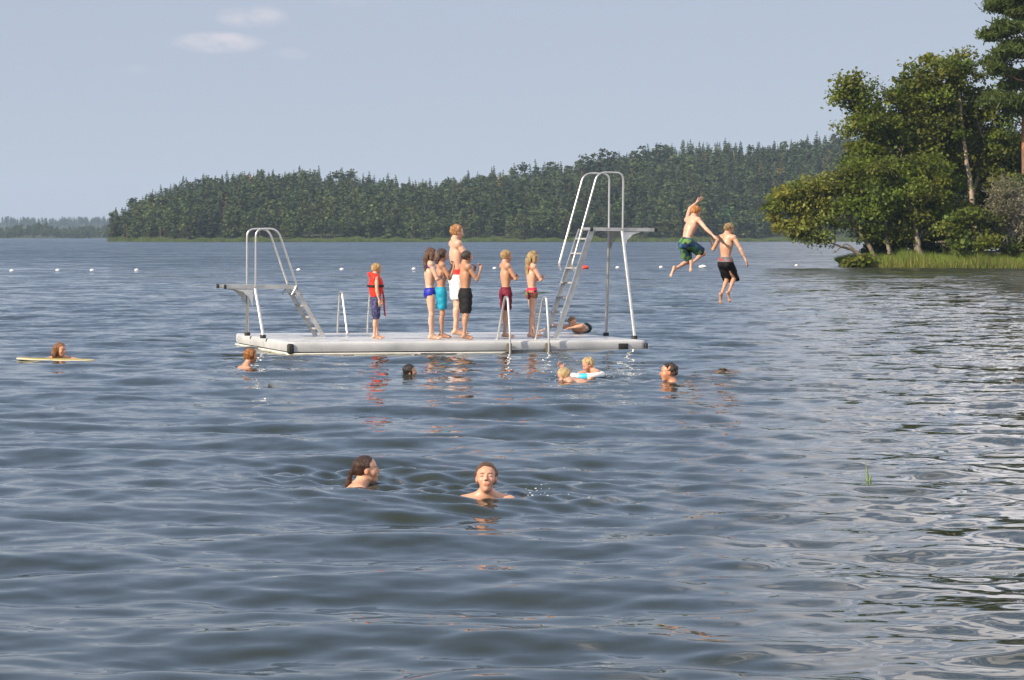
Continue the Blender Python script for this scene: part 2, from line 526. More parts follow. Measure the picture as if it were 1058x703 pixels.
FAR_MAT = tinted('far_foliage', 0.8, transl=0.15, var=.2, scale=.25, spec=.15)
VAR = {'spruce': [far_spruce(i, 12, w_) for i, w_ in enumerate((2.0, 2.4, 1.8, 2.2))],
       'pine': [far_pine(20 + i) for i in range(4)], 'redpine': [far_pine(60 + i, 13, BARK_O) for i in range(4)],
       'leafy': [far_leafy(40 + i, base=b_) for i, b_ in enumerate(((0.068, 0.102, 0.034), (0.08, 0.11, 0.038), (0.055, 0.09, 0.034), (0.095, 0.12, 0.042)))]}
VAR_ME = {k: [np_mesh('far_' + k, v, f, FAR_MAT, smooth=False, col=c) for v, f, c in L] for k, L in VAR.items()}

def tree_spots():
    """(kind, variant, x, y, z, scale, rot, s, px)"""
    rng = np.random.default_rng(3)
    out = []
    for s in np.concatenate([[4.0, 8.0, 13], np.arange(18, 196, 5.6)]):
        px = 106.0
        while px < 1330:
            d = shore_d(px) + s
            step = (3.3 if s > 15 else 3.7) * rng.uniform(.65, 1.4) / d * F_PX
            px += step
            ss = s + rng.uniform(-2.5, 2.5)
            if 850 < px and s < 60 and px > 1100: continue
            if px < 128 and s > 8 + (px - 106) * 6: continue
            x, y = wedge(px, shore_d(px) + ss)
            z = float(hill_z(np.array(px), np.array(ss)))
            if z < 0: z = 0.2
            u = rng.random()
            patch = math.sin(px * .021 + s * .03) + math.sin(px * .047 - s * .05 + 2)
            if s < 14: k = 'leafy' if u < .72 else ('spruce' if u < .88 else 'pine')
            elif s < 40: k = 'leafy' if u < .22 + .12 * patch else ('spruce' if u < .78 else 'pine')
            else: k = 'leafy' if u < .05 + .06 * patch else ('spruce' if u < .74 + .12 * patch else 'pine')
            sc = rng.uniform(.70, 1.02) * (.85 if s < 14 else 1.0) * (1.0 if k != 'leafy' else .95)
            if px < 135: sc *= .8
            if math.sin(px * .11 + s * .21) + math.sin(px * .063 - s * .17 + 1) > 1.35: continue      # small clearings
            sc *= 1 + .12 * math.sin(px * .035 + s * .09)
            if k == 'spruce': sc *= 1.04
            out.append((k, int(rng.integers(4)), x, y, z - .2, sc, rng.uniform(0, 6.28), s, px))
    # the row of bare red pine stems under the ridge
    for px in (601, 607, 613, 622, 629, 634, 655, 664, 679, 688):
        x, y = wedge(px, shore_d(px) + 118)
        out.append(('redpine', int(rng.integers(4)), x, y, float(hill_z(np.array(px), np.array(118.0))) + 2.5, rng.uniform(.95, 1.1), rng.uniform(0, 6.28), 118, px))
    return out

def place(V, x, y, z, sc, rot, tint):
    v, f, c = V
    cs, sn = math.cos(rot), math.sin(rot)
    vv = np.empty_like(v)
    vv[:, 0] = (v[:, 0] * cs - v[:, 1] * sn) * sc + x
    vv[:, 1] = (v[:, 0] * sn + v[:, 1] * cs) * sc + y
    vv[:, 2] = v[:, 2] * sc + z
    return vv, f, c * tint

def make_forest():
    rng = np.random.default_rng(9)
    spots = tree_spots()
    mass = []
    nS = nL = nR = 0
    for (k, vi, x, y, z, sc, rot, s, px) in spots:
        own = None
        if px < 850:
            if k == 'redpine': own = ('pine_tree', 'slender red stemmed pine in the row just below the wooded ridge', 'red pines below the ridge')
            elif s > 165 and k == 'spruce' and sc > 0.92 and nS < 60:
                own = ('spruce_tree', 'pointed dark spruce rising against the sky on the wooded ridge', 'spruces along the ridge skyline'); nS += 1
            elif s < 6 and k == 'leafy' and nL < 90:
                own = ('leafy_tree', 'round leafy tree at the foot of the wooded hill just behind the reeds', 'leafy trees along the far shore'); nL += 1
        kk = k
        if own:
            o = link(own[0], VAR_ME[kk][vi], loc=(x, y, z)); o.scale = (sc,) * 3; o.rotation_euler = (0, 0, rot)
            tag(o, own[1], 'tree', own[2])
        else:
            tint = np.array([1, 1, 1]) * rng.uniform(.68, 1.35) * np.array([rng.uniform(.85, 1.2), 1, rng.uniform(.85, 1.15)])
            if rng.random() < .012 and s > 30: tint = np.array([3.2, 1.5, .9])          # a turning or dying crown
            mass.append(place(VAR[kk][vi], x, y, z, sc, rot, tint))
    # birches with pale stems: thin trunks showing among the dark trees near the shore
    v, f, c = join_np(mass)
    o = link('forest', np_mesh('forest', v, f, FAR_MAT, smooth=False, col=c))
    tag(o, 'dense mixed spruce and pine wood covering the hill across the lake', 'forest', kind='stuff')
    print('forest trees', len(spots), 'faces', len(f))
make_forest()

def make_far_reeds():
    rng = np.random.default_rng(4)
    n = 16000
    px = rng.uniform(112, 1100, n)
    s = rng.uniform(-9, 1.5, n) * np.clip((px - 100) / 200, .25, 1)
    x, y = wedge(px, shore_d(px) + s)
    h = rng.uniform(.6, 1.35, n) * (1 + .35 * np.sin(px * .09) * np.sin(px * .037 + 1) + .2 * np.sin(px * .31))
    wd = rng.uniform(.12, .4, n)
    v = np.stack([np.stack([x - wd, y, np.full(n, -.1)], 1), np.stack([x + wd, y, np.full(n, -.1)], 1), np.stack([x + rng.normal(0, .15, n), y + .1, h], 1)], 1).reshape(-1, 3)
    f = np.arange(3 * n).reshape(n, 3)
    c = np.repeat(np.array([[0.075, 0.105, 0.030]]) * rng.uniform(.75, 1.25, (n, 1)), 3, 0)
    o = link('reeds', np_mesh('reeds', v, f, FAR_MAT, smooth=False, col=c))
    tag(o, 'pale green reed belt along the foot of the far wooded shore', 'reeds', kind='stuff')
make_far_reeds()

def make_distance():
    """the two blue ridges beyond the lake's left arm"""
    for nm, d, prof, th, n, lab in (
        ('nearer', 1500, [(-500, 236), (-250, 230), (-60, 235), (0, 236), (20, 233), (48, 231), (60, 236), (76, 239), (90, 235), (112, 235), (140, 238), (240, 236)], 9.0, 1000, 'low dark belt of trees on the distant left shore'),
        ('farther', 2700, [(-700, 219), (-300, 221), (0, 224.5), (40, 225), (60, 225.5), (75, 224), (110, 225), (300, 222)], 9.0, 2600, 'long blue wooded ridge on the horizon at the far left')):
        px = np.linspace(-560 if d < 2000 else -700, 240, 120)
        s = np.array([-8, 0, 40, 90, 140, 260])
        fr = np.array([-.05, .03, .45, .85, 1, 1])
        P, Sx = np.meshgrid(px, s)
        top = (HZ - interp(P, prof)) / F_PX * (d + 120) + CAM_H - th * .75
        Z = top * np.repeat(fr[:, None], len(px), 1)
        X, Y = wedge(P, d + Sx)
        v = np.stack([X, Y, Z], -1).reshape(-1, 3)
        i = np.arange(P.size).reshape(P.shape)
        f = np.stack([i[:-1, :-1], i[:-1, 1:], i[1:, 1:], i[1:, :-1]], -1).reshape(-1, 4)
        o = link('hills', np_mesh('hills', v, f, bpy.data.materials['forest_floor']))
        tag(o, lab.replace('belt of trees', 'rise'), 'hill', kind='structure')
        rng = np.random.default_rng(int(d))
        mass = []
        for _ in range(n):
            p = rng.uniform(-540 if d < 2000 else -680, 225); q = rng.uniform(0, 1) ** .7
            ss = 150 * q
            z = (HZ - interp(p, prof)) / F_PX * (d + 120) + CAM_H - th * .75
            z *= np.interp(ss, s, fr)
            x, y = wedge(p, d + ss)
            k = 'leafy' if rng.random() < (.75 if d < 2000 else .3) else 'spruce'
            v, f, c = VAR[k][int(rng.integers(4))]
            if k == 'leafy': step = 1
            mass.append(place((v, f, c), x, y, max(z, 0) - .3, rng.uniform(.55, .85) * (1.0 if k == 'leafy' else .85) * (1.0 if d > 2000 else .95), rng.uniform(0, 6.28), np.ones(3) * rng.uniform(.72, .92)))
        v, f, c = join_np(mass)
        o = link('forest', np_mesh('forest', v, f, FAR_MAT, smooth=False, col=c))
        tag(o, lab, 'forest', kind='stuff')
make_distance()
# ------------------------------------------------------------------ the wooded point on the right (about 135 m away)
PT_D = 137.0
LEAF_MAT = tinted('leaves', 0.55, transl=0.48, var=.18, scale=.5, spec=.25)
BARK_MAT = tinted('bark', 0.85, var=.35, scale=4.0, spec=.2, bump=.5, bscale=14)
GRASS_MAT = tinted('grass_blades', 0.7, transl=.25, var=.2, scale=.4, spec=.2)

def bank_front(x):       # y of the waterline of the point
    return interp(x, [(18, 141.5), (19.5, 140.2), (21, 138.8), (24, 137.2), (30, 135.6), (40, 133), (60, 128), (90, 120)])
def make_bank():
    xs = np.concatenate([np.linspace(18.6, 40, 40), np.linspace(42, 100, 20)])
    s = np.array([-3, -1, 0, 1.5, 4, 8, 14, 25, 45, 90])
    zz = np.array([-.9, -.3, .02, .22, .38, .55, .9, 1.6, 2.6, 3.2])
    X, Sx = np.meshgrid(xs, s)
    front = bank_front(X)
    Z = np.repeat(zz[:, None], len(xs), 1)
    edge = np.clip((X - 18.6 - np.maximum(Sx, 0) * .45) / 2.2, 0, 1)
    Z = Z * edge - .9 * (1 - edge)
    v = np.stack([X + Sx * .12 , front + Sx, Z], -1).reshape(-1, 3)
    i = np.arange(X.size).reshape(X.shape)
    f = np.stack([i[:-1, :-1], i[:-1, 1:], i[1:, 1:], i[1:, :-1]], -1).reshape(-1, 4)
    o = link('shore', np_mesh('shore', v, f, simple('shore_earth', (0.07, 0.065, 0.03), .95, var=.4, scale=.8, bump=.6)))
    tag(o, 'low earth bank of the wooded point on the right', 'shore', kind='structure')
make_bank()
def bank_z(x, y):
    s = y - bank_front(x)
    return float(np.interp(s, [-3, -1, 0, 1.5, 4, 8, 14, 25, 45, 90], [-.9, -.3, .02, .22, .38, .55, .9, 1.6, 2.6, 3.2]))

def make_bank_grass():
    rng = np.random.default_rng(8)
    n = 40000
    x = 19.4 + 20 * rng.random(n) ** 1.1
    s = rng.uniform(-.25, 3.6, n)
    y = bank_front(x) + s
    z0 = np.interp(s, [-1, 0, 1.5, 4], [-.3, .02, .22, .38])
    h = rng.uniform(.25, .75, n) * (1 + .22 * np.sin(x * 1.7) + .16 * np.sin(x * 4.1 + y)) * np.clip((x - 18.9) / 1.6, .35, 1) * np.interp(s, [-.3, .6, 3.6], [.75, 1.0, 1.0])
    lean = rng.normal(0, .2, (n, 2)) * h[:, None]; wd = rng.uniform(.009, .022, n)
    a = rng.uniform(0, math.pi, n)
    wx, wy = np.cos(a) * wd, np.sin(a) * wd
    v = np.stack([np.stack([x - wx, y - wy, z0], 1), np.stack([x + wx, y + wy, z0], 1), np.stack([x + lean[:, 0], y + lean[:, 1], z0 + h], 1)], 1).reshape(-1, 3)
    f = np.arange(3 * n).reshape(n, 3)
    dry = (rng.random(n) < np.interp(s, [-.25, .5, 1.2], [.55, .3, .10]))
    c = np.where(dry[:, None], np.array([[0.26, 0.23, 0.07]]), np.array([[0.155, 0.225, 0.04]])) * rng.uniform(.75, 1.25, (n, 1))
    c = np.repeat(c, 3, 0)
    o = link('grass', np_mesh('grass', v, f, GRASS_MAT, smooth=False, col=c))
    tag(o, 'tall bright green grass along the bank of the wooded point', 'grass', kind='stuff')
make_bank_grass()

def tube_np(pts, r, n=6):
    pts = np.asarray(pts, float); r = np.asarray(r, float)
    t = np.gradient(pts, axis=0); t /= np.linalg.norm(t, axis=1)[:, None] + 1e-9
    ref = np.array([1.0, 0.3, 0.1])
    nx = np.cross(t, ref); nx /= np.linalg.norm(nx, axis=1)[:, None] + 1e-9
    ny = np.cross(t, nx)
    a = np.arange(n) / n * 2 * math.pi
    v = pts[:, None, :] + r[:, None, None] * (np.cos(a)[None, :, None] * nx[:, None, :] + np.sin(a)[None, :, None] * ny[:, None, :])
    f = []
    for i in range(len(pts) - 1):
        for k in range(n):
            q = (k + 1) % n
            f += [(i * n + k, i * n + q, (i + 1) * n + q), (i * n + k, (i + 1) * n + q, (i + 1) * n + k)]
    return v.reshape(-1, 3), np.array(f)

def wob(a, b, n, amp, rng):
    a, b = np.asarray(a, float), np.asarray(b, float)
    t = np.linspace(0, 1, n)[:, None]
    p = a + (b - a) * t
    w_ = np.cumsum(rng.normal(0, amp, (n, 3)), 0); w_ -= w_[0] + (w_[-1] - w_[0]) * t
    return p + w_

def pxw(px, py, y):
    return at_y(px, py, y)

def lobe_tree(name, label, cat, trunks, lobes, leafcol, seed, leaf=.08, clump_r=.7, flat=.58, dens=1.0, bark=(0.11, 0.09, 0.07), group=None, per=165, gap=0.0, limbs=True, leafflat=.12):
    """trunks: list of (list of (px,py), y, r0, r1); lobes: list of (px, py, rx_px, ry_px, y) ellipsoids of foliage"""
    rng = np.random.default_rng(seed)
    wood, leaves = [], []
    tpts = []
    for (pp, y, r0, r1) in trunks:
        P = np.array([pxw(a, b, y) for a, b in pp])
        # resample
        seg = []
        for i in range(len(P) - 1): seg.append(wob(P[i], P[i + 1], 6, .03, rng)[:-1])
        P = np.concatenate(seg + [P[-1:]])
        v, f = tube_np(P, np.linspace(r0, r1, len(P)), 8)
        wood.append((v, f, np.array(bark)))
        tpts.append(P)
    allt = np.concatenate(tpts)
    for (px, py, rx, ry, y) in lobes:
        c = pxw(px, py, y); m = y / F_PX
        RX, RZ = rx * m, ry * m; RY = max(RX * .9, .6)
        ncl = max(3, int(dens * 11 * (RX * RY * RZ) ** .62))
        for _ in range(ncl):
            d = rng.normal(size=3); d /= np.linalg.norm(d)
            q = rng.uniform(.35, 1.0) ** .5
            cc = c + d * np.array([RX, RY, RZ]) * q
            cr = clump_r * rng.uniform(.55, 1.25)
            k = int(per * (cr / clump_r) ** 1.6 * rng.uniform(.7, 1.2)) + 6
            pts = cc + np.clip(rng.normal(size=(k, 3)), -1.9, 1.9) * np.array([cr, cr, cr * flat]) * .55
            far = rng.random(k) < .12; pts[far] = cc + (pts[far] - cc) * rng.uniform(1.2, 1.75, (int(far.sum()), 1))
            pts[:, 2] -= ((pts[:, 0] - cc[0]) ** 2 + (pts[:, 1] - cc[1]) ** 2) * .12      # tips droop
            v, f = quads_from(pts, *rand_axes(rng, k, leaf * rng.uniform(.62, 1.25), leafflat))
            tone = rng.uniform(.62, 1.3); hue = np.array([rng.uniform(.85, 1.2), 1, rng.uniform(.8, 1.15)])
            leaves.append((v, f, np.repeat(np.array(leafcol)[None] * tone * hue * rng.uniform(.8, 1.2, (k, 1)), 4, 0)))
            if limbs and rng.random() < .3:
                low = allt[allt[:, 2] < cc[2] - .2]
                if len(low):
                    j = np.argmin(np.linalg.norm((low - cc) * np.array([1, 1, .6]), axis=1)); s0 = low[j]
                    if np.linalg.norm(s0 - cc) < 5.5:
                        P = wob(s0, cc, 7, .07, rng); P[:, 2] += np.sin(np.linspace(0, math.pi, 7)) * .12 * np.linalg.norm(s0 - cc) * .4
                        v, f = tube_np(P, np.linspace(.040, .010, 7), 5)
                        wood.append((v, f, np.array([.11, .09, .07]) * rng.uniform(.8, 1.3)))
    b0 = tpts[0][0]
    root = empty(name, b0)
    v, f, c = join_np(wood); link('trunk', np_mesh('trunk', v - b0, f, BARK_MAT, col=c), root)
    if leaves:
        v, f, c = join_np(leaves); link('crown', np_mesh('crown', v - b0, f, LEAF_MAT, smooth=False, col=c), root)
    tag(root, label, cat, group)
    return root

G1 = (0.140, 0.180, 0.030)    # alder green
G2 = (0.205, 0.240, 0.050)    # willow, yellower
G3 = (0.100, 0.135, 0.034)    # pine
ALD = 'alders crowded on the wooded point'
lobe_tree('alder_tree', 'tall alder with a separate high crown at the left of the wooded point', 'tree',
    [([(918, 266), (915, 230), (906, 180), (895, 130), (888, 78)], 143, .17, .04), ([(915, 232), (925, 190), (934, 150)], 143, .10, .03)],
    [(888, 84, 17, 14, 143), (876, 104, 16, 9, 143), (899, 104, 20, 13, 143.5), (878, 124, 20, 9, 143), (905, 126, 24, 13, 143), (873, 139, 10, 5, 143), (892, 146, 24, 11, 143.5), (918, 142, 20, 12, 143.5), (900, 164, 24, 12, 143)],
    G1, 1, group=None)
lobe_tree('alder_tree', 'broad alder with the highest rounded crown in the middle of the wooded point', 'tree',
    [([(950, 262), (946, 225), (944, 180), (955, 120), (962, 70)], 145, .2, .04), ([(946, 222), (935, 170), (928, 110)], 145, .12, .03)],
    [(964, 70, 20, 12, 145), (944, 84, 18, 10, 145), (978, 86, 20, 12, 145.5), (928, 98, 14, 9, 145), (956, 102, 26, 13, 145), (985, 110, 22, 13, 146), (938, 124, 26, 13, 145), (970, 132, 28, 13, 145), (948, 150, 30, 13, 145), (985, 152, 22, 13, 146)],
    G1, 2)
lobe_tree('alder_tree', 'dense spreading alder whose layered branches hang low over two pale leaning trunks', 'tree',
    [([(952, 264), (947, 243), (941, 215), (934, 195), (925, 172)], 139.5, .17, .05), ([(948, 263), (943, 240), (940, 222)], 140, .12, .05), ([(919, 262), (916, 248), (914, 225), (908, 200)], 140, .14, .04)],
    [(890, 172, 20, 10, 140), (922, 176, 26, 11, 139.5), (958, 174, 28, 12, 140), (880, 190, 20, 10, 140), (905, 196, 26, 12, 139), (940, 196, 26, 12, 139), (972, 194, 22, 13, 140), (888, 212, 22, 11, 140), (915, 218, 24, 11, 139), (955, 216, 24, 12, 139.5), (985, 214, 18, 13, 141), (900, 236, 20, 10, 140), (930, 240, 16, 8, 140.5), (970, 236, 16, 11, 141)],
    G1, 3, bark=(0.20, 0.17, 0.13))
lobe_tree('alder_tree', 'ragged alder with a bare pale dead stem standing right of the highest crown', 'tree',
    [([(1012, 262), (1004, 200), (998, 160), (993, 120), (988, 86)], 145, .18, .07), ([(1004, 205), (1018, 150), (1006, 110), (996, 66)], 146, .11, .03)],
    [(994, 62, 9, 10, 146), (1003, 78, 15, 11, 146), (986, 76, 8, 8, 147), (1016, 100, 18, 11, 146), (1028, 118, 14, 10, 146), (1008, 124, 18, 9, 147), (1024, 140, 20, 10, 146), (1000, 148, 14, 10, 148), (1020, 162, 24, 12, 146), (1040, 152, 12, 9, 146), (998, 178, 20, 12, 147), (1030, 182, 22, 12, 146)],
    G1, 4, bark=(0.34, 0.27, 0.20), dens=.85)
lobe_tree('willow_tree', 'pale green willow leaning far out over the water on slanting trunks', 'tree',
    [([(905, 268), (893, 248), (878, 226), (862, 206)], 140, .15, .05), ([(897, 271), (880, 258), (866, 254), (846, 246)], 139.5, .12, .03), ([(893, 266), (874, 252), (860, 262)], 139.3, .08, .02), ([(886, 238), (872, 215), (856, 182)], 140, .07, .03), ([(880, 228), (882, 200), (884, 178)], 140, .06, .025)],
    [(808, 202, 15, 9, 140), (830, 198, 18, 9, 140), (852, 192, 14, 8, 140), (802, 218, 11, 9, 140), (822, 216, 17, 9, 140), (846, 212, 18, 10, 140), (816, 234, 14, 8, 140), (838, 230, 18, 8, 140), (860, 226, 12, 8, 140), (846, 244, 12, 6, 139.6), (826, 243, 12, 6, 139.8), (866, 184, 12, 7, 140.5)],
    G2, 5, dens=1.5, bark=(0.15, 0.125, 0.095), leaf=.075, flat=.45)
lobe_tree('willow_bush', 'small dark bush at the waterline under the leaning willow trunks', 'bush',
    [([(884, 274), (884, 266)], 139, .04, .02)], [(888, 270, 7, 4, 139), (881, 272, 4, 2.5, 139)], G1, 6, leaf=.10, clump_r=.4, limbs=False)
lobe_tree('leafy_bush', 'big bright green bush in front of the trees behind the tall grass', 'bush',
    [([(1005, 264), (1003, 245), (1000, 225)], 138.2, .08, .03), ([(1010, 264), (1022, 240)], 138.2, .06, .02)],
    [(988, 232, 13, 9, 138), (1006, 222, 15, 10, 138), (1022, 232, 16, 10, 138), (996, 248, 15, 8, 138), (1016, 250, 18, 9, 138), (1034, 246, 12, 9, 138.4)],
    (0.125, 0.165, 0.032), 7, leaf=.078, flat=.45)
lobe_tree('leafy_bush', 'leafy bush behind the grey dead shrub at the picture edge', 'bush',
    [([(1052, 262), (1050, 230), (1056, 195)], 140, .09, .03)],
    [(1048, 196, 14, 10, 141), (1062, 186, 16, 12, 141), (1056, 214, 16, 11, 140), (1074, 210, 16, 14, 140), (1050, 240, 16, 11, 139), (1070, 240, 18, 13, 139), (1036, 262, 14, 7, 138.2), (1060, 260, 18, 7, 138.2)],
    (0.115, 0.145, 0.032), 8, leaf=.078, flat=.45)
# the understorey that fills the shade between the trunks
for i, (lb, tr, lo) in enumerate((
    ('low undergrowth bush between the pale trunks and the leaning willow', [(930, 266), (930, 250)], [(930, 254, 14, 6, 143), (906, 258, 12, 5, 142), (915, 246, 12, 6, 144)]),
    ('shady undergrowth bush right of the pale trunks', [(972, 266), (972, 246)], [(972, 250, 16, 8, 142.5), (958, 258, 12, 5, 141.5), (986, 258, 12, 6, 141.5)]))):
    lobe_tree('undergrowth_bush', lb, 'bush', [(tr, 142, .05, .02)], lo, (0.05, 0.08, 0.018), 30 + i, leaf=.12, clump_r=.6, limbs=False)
BK = 'trees deep in the wood on the point'
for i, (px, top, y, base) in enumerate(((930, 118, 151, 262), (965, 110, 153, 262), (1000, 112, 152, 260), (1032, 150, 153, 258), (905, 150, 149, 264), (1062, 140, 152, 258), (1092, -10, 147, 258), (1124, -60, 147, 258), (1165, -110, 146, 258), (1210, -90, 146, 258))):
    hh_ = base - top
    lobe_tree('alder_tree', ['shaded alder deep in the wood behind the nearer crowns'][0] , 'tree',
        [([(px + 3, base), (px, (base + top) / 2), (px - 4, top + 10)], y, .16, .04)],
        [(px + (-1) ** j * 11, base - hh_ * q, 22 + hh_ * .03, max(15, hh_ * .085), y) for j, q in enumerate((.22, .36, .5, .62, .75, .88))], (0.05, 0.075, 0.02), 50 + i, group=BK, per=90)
def dead_shrub():
    rng = np.random.default_rng(77)
    b0 = pxw(1046, 262, 138.6); wood = []
    for k in range(9):
        tip = pxw(1042 + rng.uniform(-20, 22), 205 + rng.uniform(-14, 22), 138 + rng.uniform(-1, 1))
        P = wob(b0 + rng.normal(0, .1, 3), tip, 9, .07, rng); wood.append((*tube_np(P, np.linspace(.045, .012, 9), 5), np.array([.30, .27, .23])))
        for _ in range(26):
            s0 = P[rng.integers(3, 9)]; e = s0 + rng.normal(0, 1, 3) * np.array([.75, .5, .55]) + np.array([0, 0, .15])
            Q = wob(s0, e, 6, .05, rng); wood.append((*tube_np(Q, np.linspace(.014, .006, 6), 4), np.array([.36, .33, .28]) * rng.uniform(.8, 1.15)))
            for _ in range(3):
                s1 = Q[rng.integers(2, 6)]; e1 = s1 + rng.normal(0, .3, 3); wood.append((*tube_np(wob(s1, e1, 4, .03, rng), np.linspace(.009, .005, 4), 3), np.array([.38, .35, .30])))
    root = empty('dead_shrub', b0)
    v, f, c = join_np(wood); link('trunk', np_mesh('trunk', v - b0, f, BARK_MAT, col=c), root)
    lv = []
    for _ in range(150):
        cc = pxw(1042, 214, 138.2) + np.clip(rng.normal(size=3), -1.7, 1.7) * np.array([.62, .5, .85])
        k = 26; v, f = quads_from(cc + rng.normal(size=(k, 3)) * .17, *rand_axes(rng, k, .055, .1))
        lv.append((v, f, np.repeat(np.array([[.20, .195, .12]]) * rng.uniform(.7, 1.25) * rng.uniform(.8, 1.2, (k, 1)), 4, 0)))
    v, f, c = join_np(lv); link('crown', np_mesh('crown', v - b0, f, LEAF_MAT, smooth=False, col=c), root)
    tag(root, 'grey half dead shrub with fine tangled twigs beside the bright green bush', 'shrub')
dead_shrub()

def tall_pine():
    rng = np.random.default_rng(91)
    y = 141.0
    P = np.concatenate([wob(pxw(1062, 258, y), pxw(1058, 130, y), 8, .03, rng)[:-1], wob(pxw(1058, 130, y), pxw(1062, -75, y), 10, .05, rng)])
    col = np.where((P[:, 2] > 7)[:, None], np.array([[.27, .13, .07]]), np.array([[.16, .10, .07]]))
    v, f = tube_np(P, np.linspace(.24, .06, len(P)), 10)
    wood = [(v, f, np.repeat(col, 10, 0))]
    leaves = []
    for (px, py, rx, ry) in ((1032, 8, 14, 6), (1046, -4, 20, 9), (1028, 36, 12, 6), (1044, 28, 18, 7), (1066, 14, 22, 10), (1040, 54, 16, 6), (1026, 64, 11, 6), (1050, 48, 16, 7), (1032, 72, 13, 5), (1054, 78, 16, 7), (1072, 50, 20, 12), (1044, 88, 13, 4), (1034, 100, 14, 5), (1056, 104, 14, 5), (1026, 106, 9, 4), (1078, 90, 18, 10), (1050, 114, 12, 4), (1062, -34, 22, 12), (1044, -26, 16, 8), (1082, -20, 20, 12), (1064, -62, 16, 14)):
        c = pxw(px, py, y + rng.uniform(-2.0, 2.0)); m = y / F_PX
        j = np.argmin(np.abs(P[:, 2] - (c[2] - .4))); B = wob(P[j], c, 7, .07, rng)
        wood.append((*tube_np(B, np.linspace(.06, .02, 7), 5), np.array([.2, .12, .08])))
        for _ in range(int(6 + rx * ry * .09)):
            d = rng.normal(size=3); d /= np.linalg.norm(d)
            cc = c + d * np.array([rx * m, rx * m * .9, ry * m]) * rng.uniform(.2, 1)
            k = 62
            pts = cc + rng.normal(size=(k, 3)) * np.array([.30, .30, .12])
            a1, a2 = rand_axes(rng, k, .16, .2); a1[:, 2] = np.abs(a1[:, 2]) + .03
            v, f = quads_from(pts, a1, a2 * .35)
            leaves.append((v, f, np.repeat(np.array([G3]) * rng.uniform(.7, 1.35) * rng.uniform(.8, 1.2, (k, 1)), 4, 0)))
    b0 = P[0]
    root = empty('pine_tree', b0)
    v, f, c = join_np(wood); link('trunk', np_mesh('trunk', v - b0, f, BARK_MAT, col=c), root)
    v, f, c = join_np(leaves); link('crown', np_mesh('crown', v - b0, f, LEAF_MAT, smooth=False, col=c), root)
    tag(root, 'tall pine with a reddish trunk and layered crown at the edge of the wooded point', 'tree')
tall_pine()

# white flowering herbs between grass and bushes
def herb(px, py):
    rng = np.random.default_rng(int(px))
    y = 138.3
    b = pxw(px, py + 7, y); root_pts = []
    wood, fl = [], []
    for k in range(7):
        tip = b + np.array([rng.normal(0, .22), rng.normal(0, .15), rng.uniform(.5, .85)])
        wood.append((*tube_np(wob(b, tip, 4, .02, rng), np.linspace(.012, .006, 4), 4), np.array([.09, .12, .03])))
        n = 26
        pts = tip + rng.normal(size=(n, 3)) * np.array([.09, .09, .03])
        fl.append((*quads_from(pts, *rand_axes(rng, n, .022, .8)), np.array([.55, .52, .42])))
    r = empty('white_flower', b)
    v, f, c = join_np(wood); link('stem', np_mesh('stem', v - b, f, GRASS_MAT, col=c), r)
    v, f, c = join_np(fl); link('blossom', np_mesh('blossom', v - b, f, GRASS_MAT, smooth=False, col=c), r)
    tag(r, 'white flowering herb in the grass below the big bright green bush', 'plant', 'white herbs in the grass')
for q in ((976, 257), (984, 258), (994, 261), (1000, 259)): herb(*q)
# ------------------------------------------------------------------ the bathing raft and what is bolted to it
RO = on_z(299, 367, 0.0)
YAW = math.radians(20)
RU = np.array([math.cos(YAW), math.sin(YAW), -0.010]); RV = np.array([-math.sin(YAW), math.cos(YAW), 0])
RL, RW, RZ0 = 6.02, 3.62, 0.20
def rp(u, v, z=0.0):
    """raft coordinates (z above the deck) -> world"""
    return np.array([RO[0], RO[1], 0]) + RU * u + RV * v + np.array([0, 0, RZ0 + z])
def u_at(px, v):
    """u where the raft line v crosses picture column px (deck height)"""
    k = (px - CXP) / F_PX
    b = rp(0, v)
    # x = k*y (pitch is small)
    return (k * b[1] - b[0]) / (RU[0] - k * RU[1])
def deck_hit(px, py):
    d = ray(px, py); c = np.array([0, 0, CAM_H])
    n = np.cross(RU, RV); t = np.dot(rp(0, 0) - c, n) / np.dot(d, n)
    return c + d * t

WHITE = simple('raft_plastic', (0.62, 0.62, 0.60), 0.45, var=.06, scale=2.5)
GALV = simple('galvanised_steel', (0.52, 0.52, 0.50), 0.42, 0.75, var=.15, scale=9)
GALV_L = simple('bright_tube_steel', (0.56, 0.56, 0.54), 0.36, 0.8, var=.08, scale=9)
PLANK = simple('grey_tread', (0.34, 0.34, 0.32), 0.7, 0.1, var=.2, scale=14)
RUBBER = simple('black_rubber', (0.018, 0.018, 0.018), 0.6, var=.3, scale=20)
def rim_material():
    m, nt, b = mat('raft_rim')
    tc = N(nt, 'ShaderNodeTexCoord'); sp = N(nt, 'ShaderNodeSeparateXYZ'); nt.links.new(tc.outputs['Object'], sp.inputs[0])
    no = N(nt, 'ShaderNodeTexNoise', Scale=5.0, Detail=6.0); nt.links.new(tc.outputs['Object'], no.inputs['Vector'])
    a = N(nt, 'ShaderNodeMath', operation='MULTIPLY_ADD'); nt.links.new(no.outputs['Fac'], a.inputs[0]); a.inputs[1].default_value = .05; nt.links.new(sp.outputs['Z'], a.inputs[2])
    mr = N(nt, 'ShaderNodeMapRange'); nt.links.new(a.outputs[0], mr.inputs[0]); mr.inputs[1].default_value = -.19; mr.inputs[2].default_value = -.155
    nt.links.new(ramp(nt, [(0, (.13, .14, .06)), (.5, (.42, .40, .30)), (1, (.66, .65, .60))], mr.outputs[0]), b.inputs['Base Color'])     # algae line at the water
    return m
RIMW = rim_material()

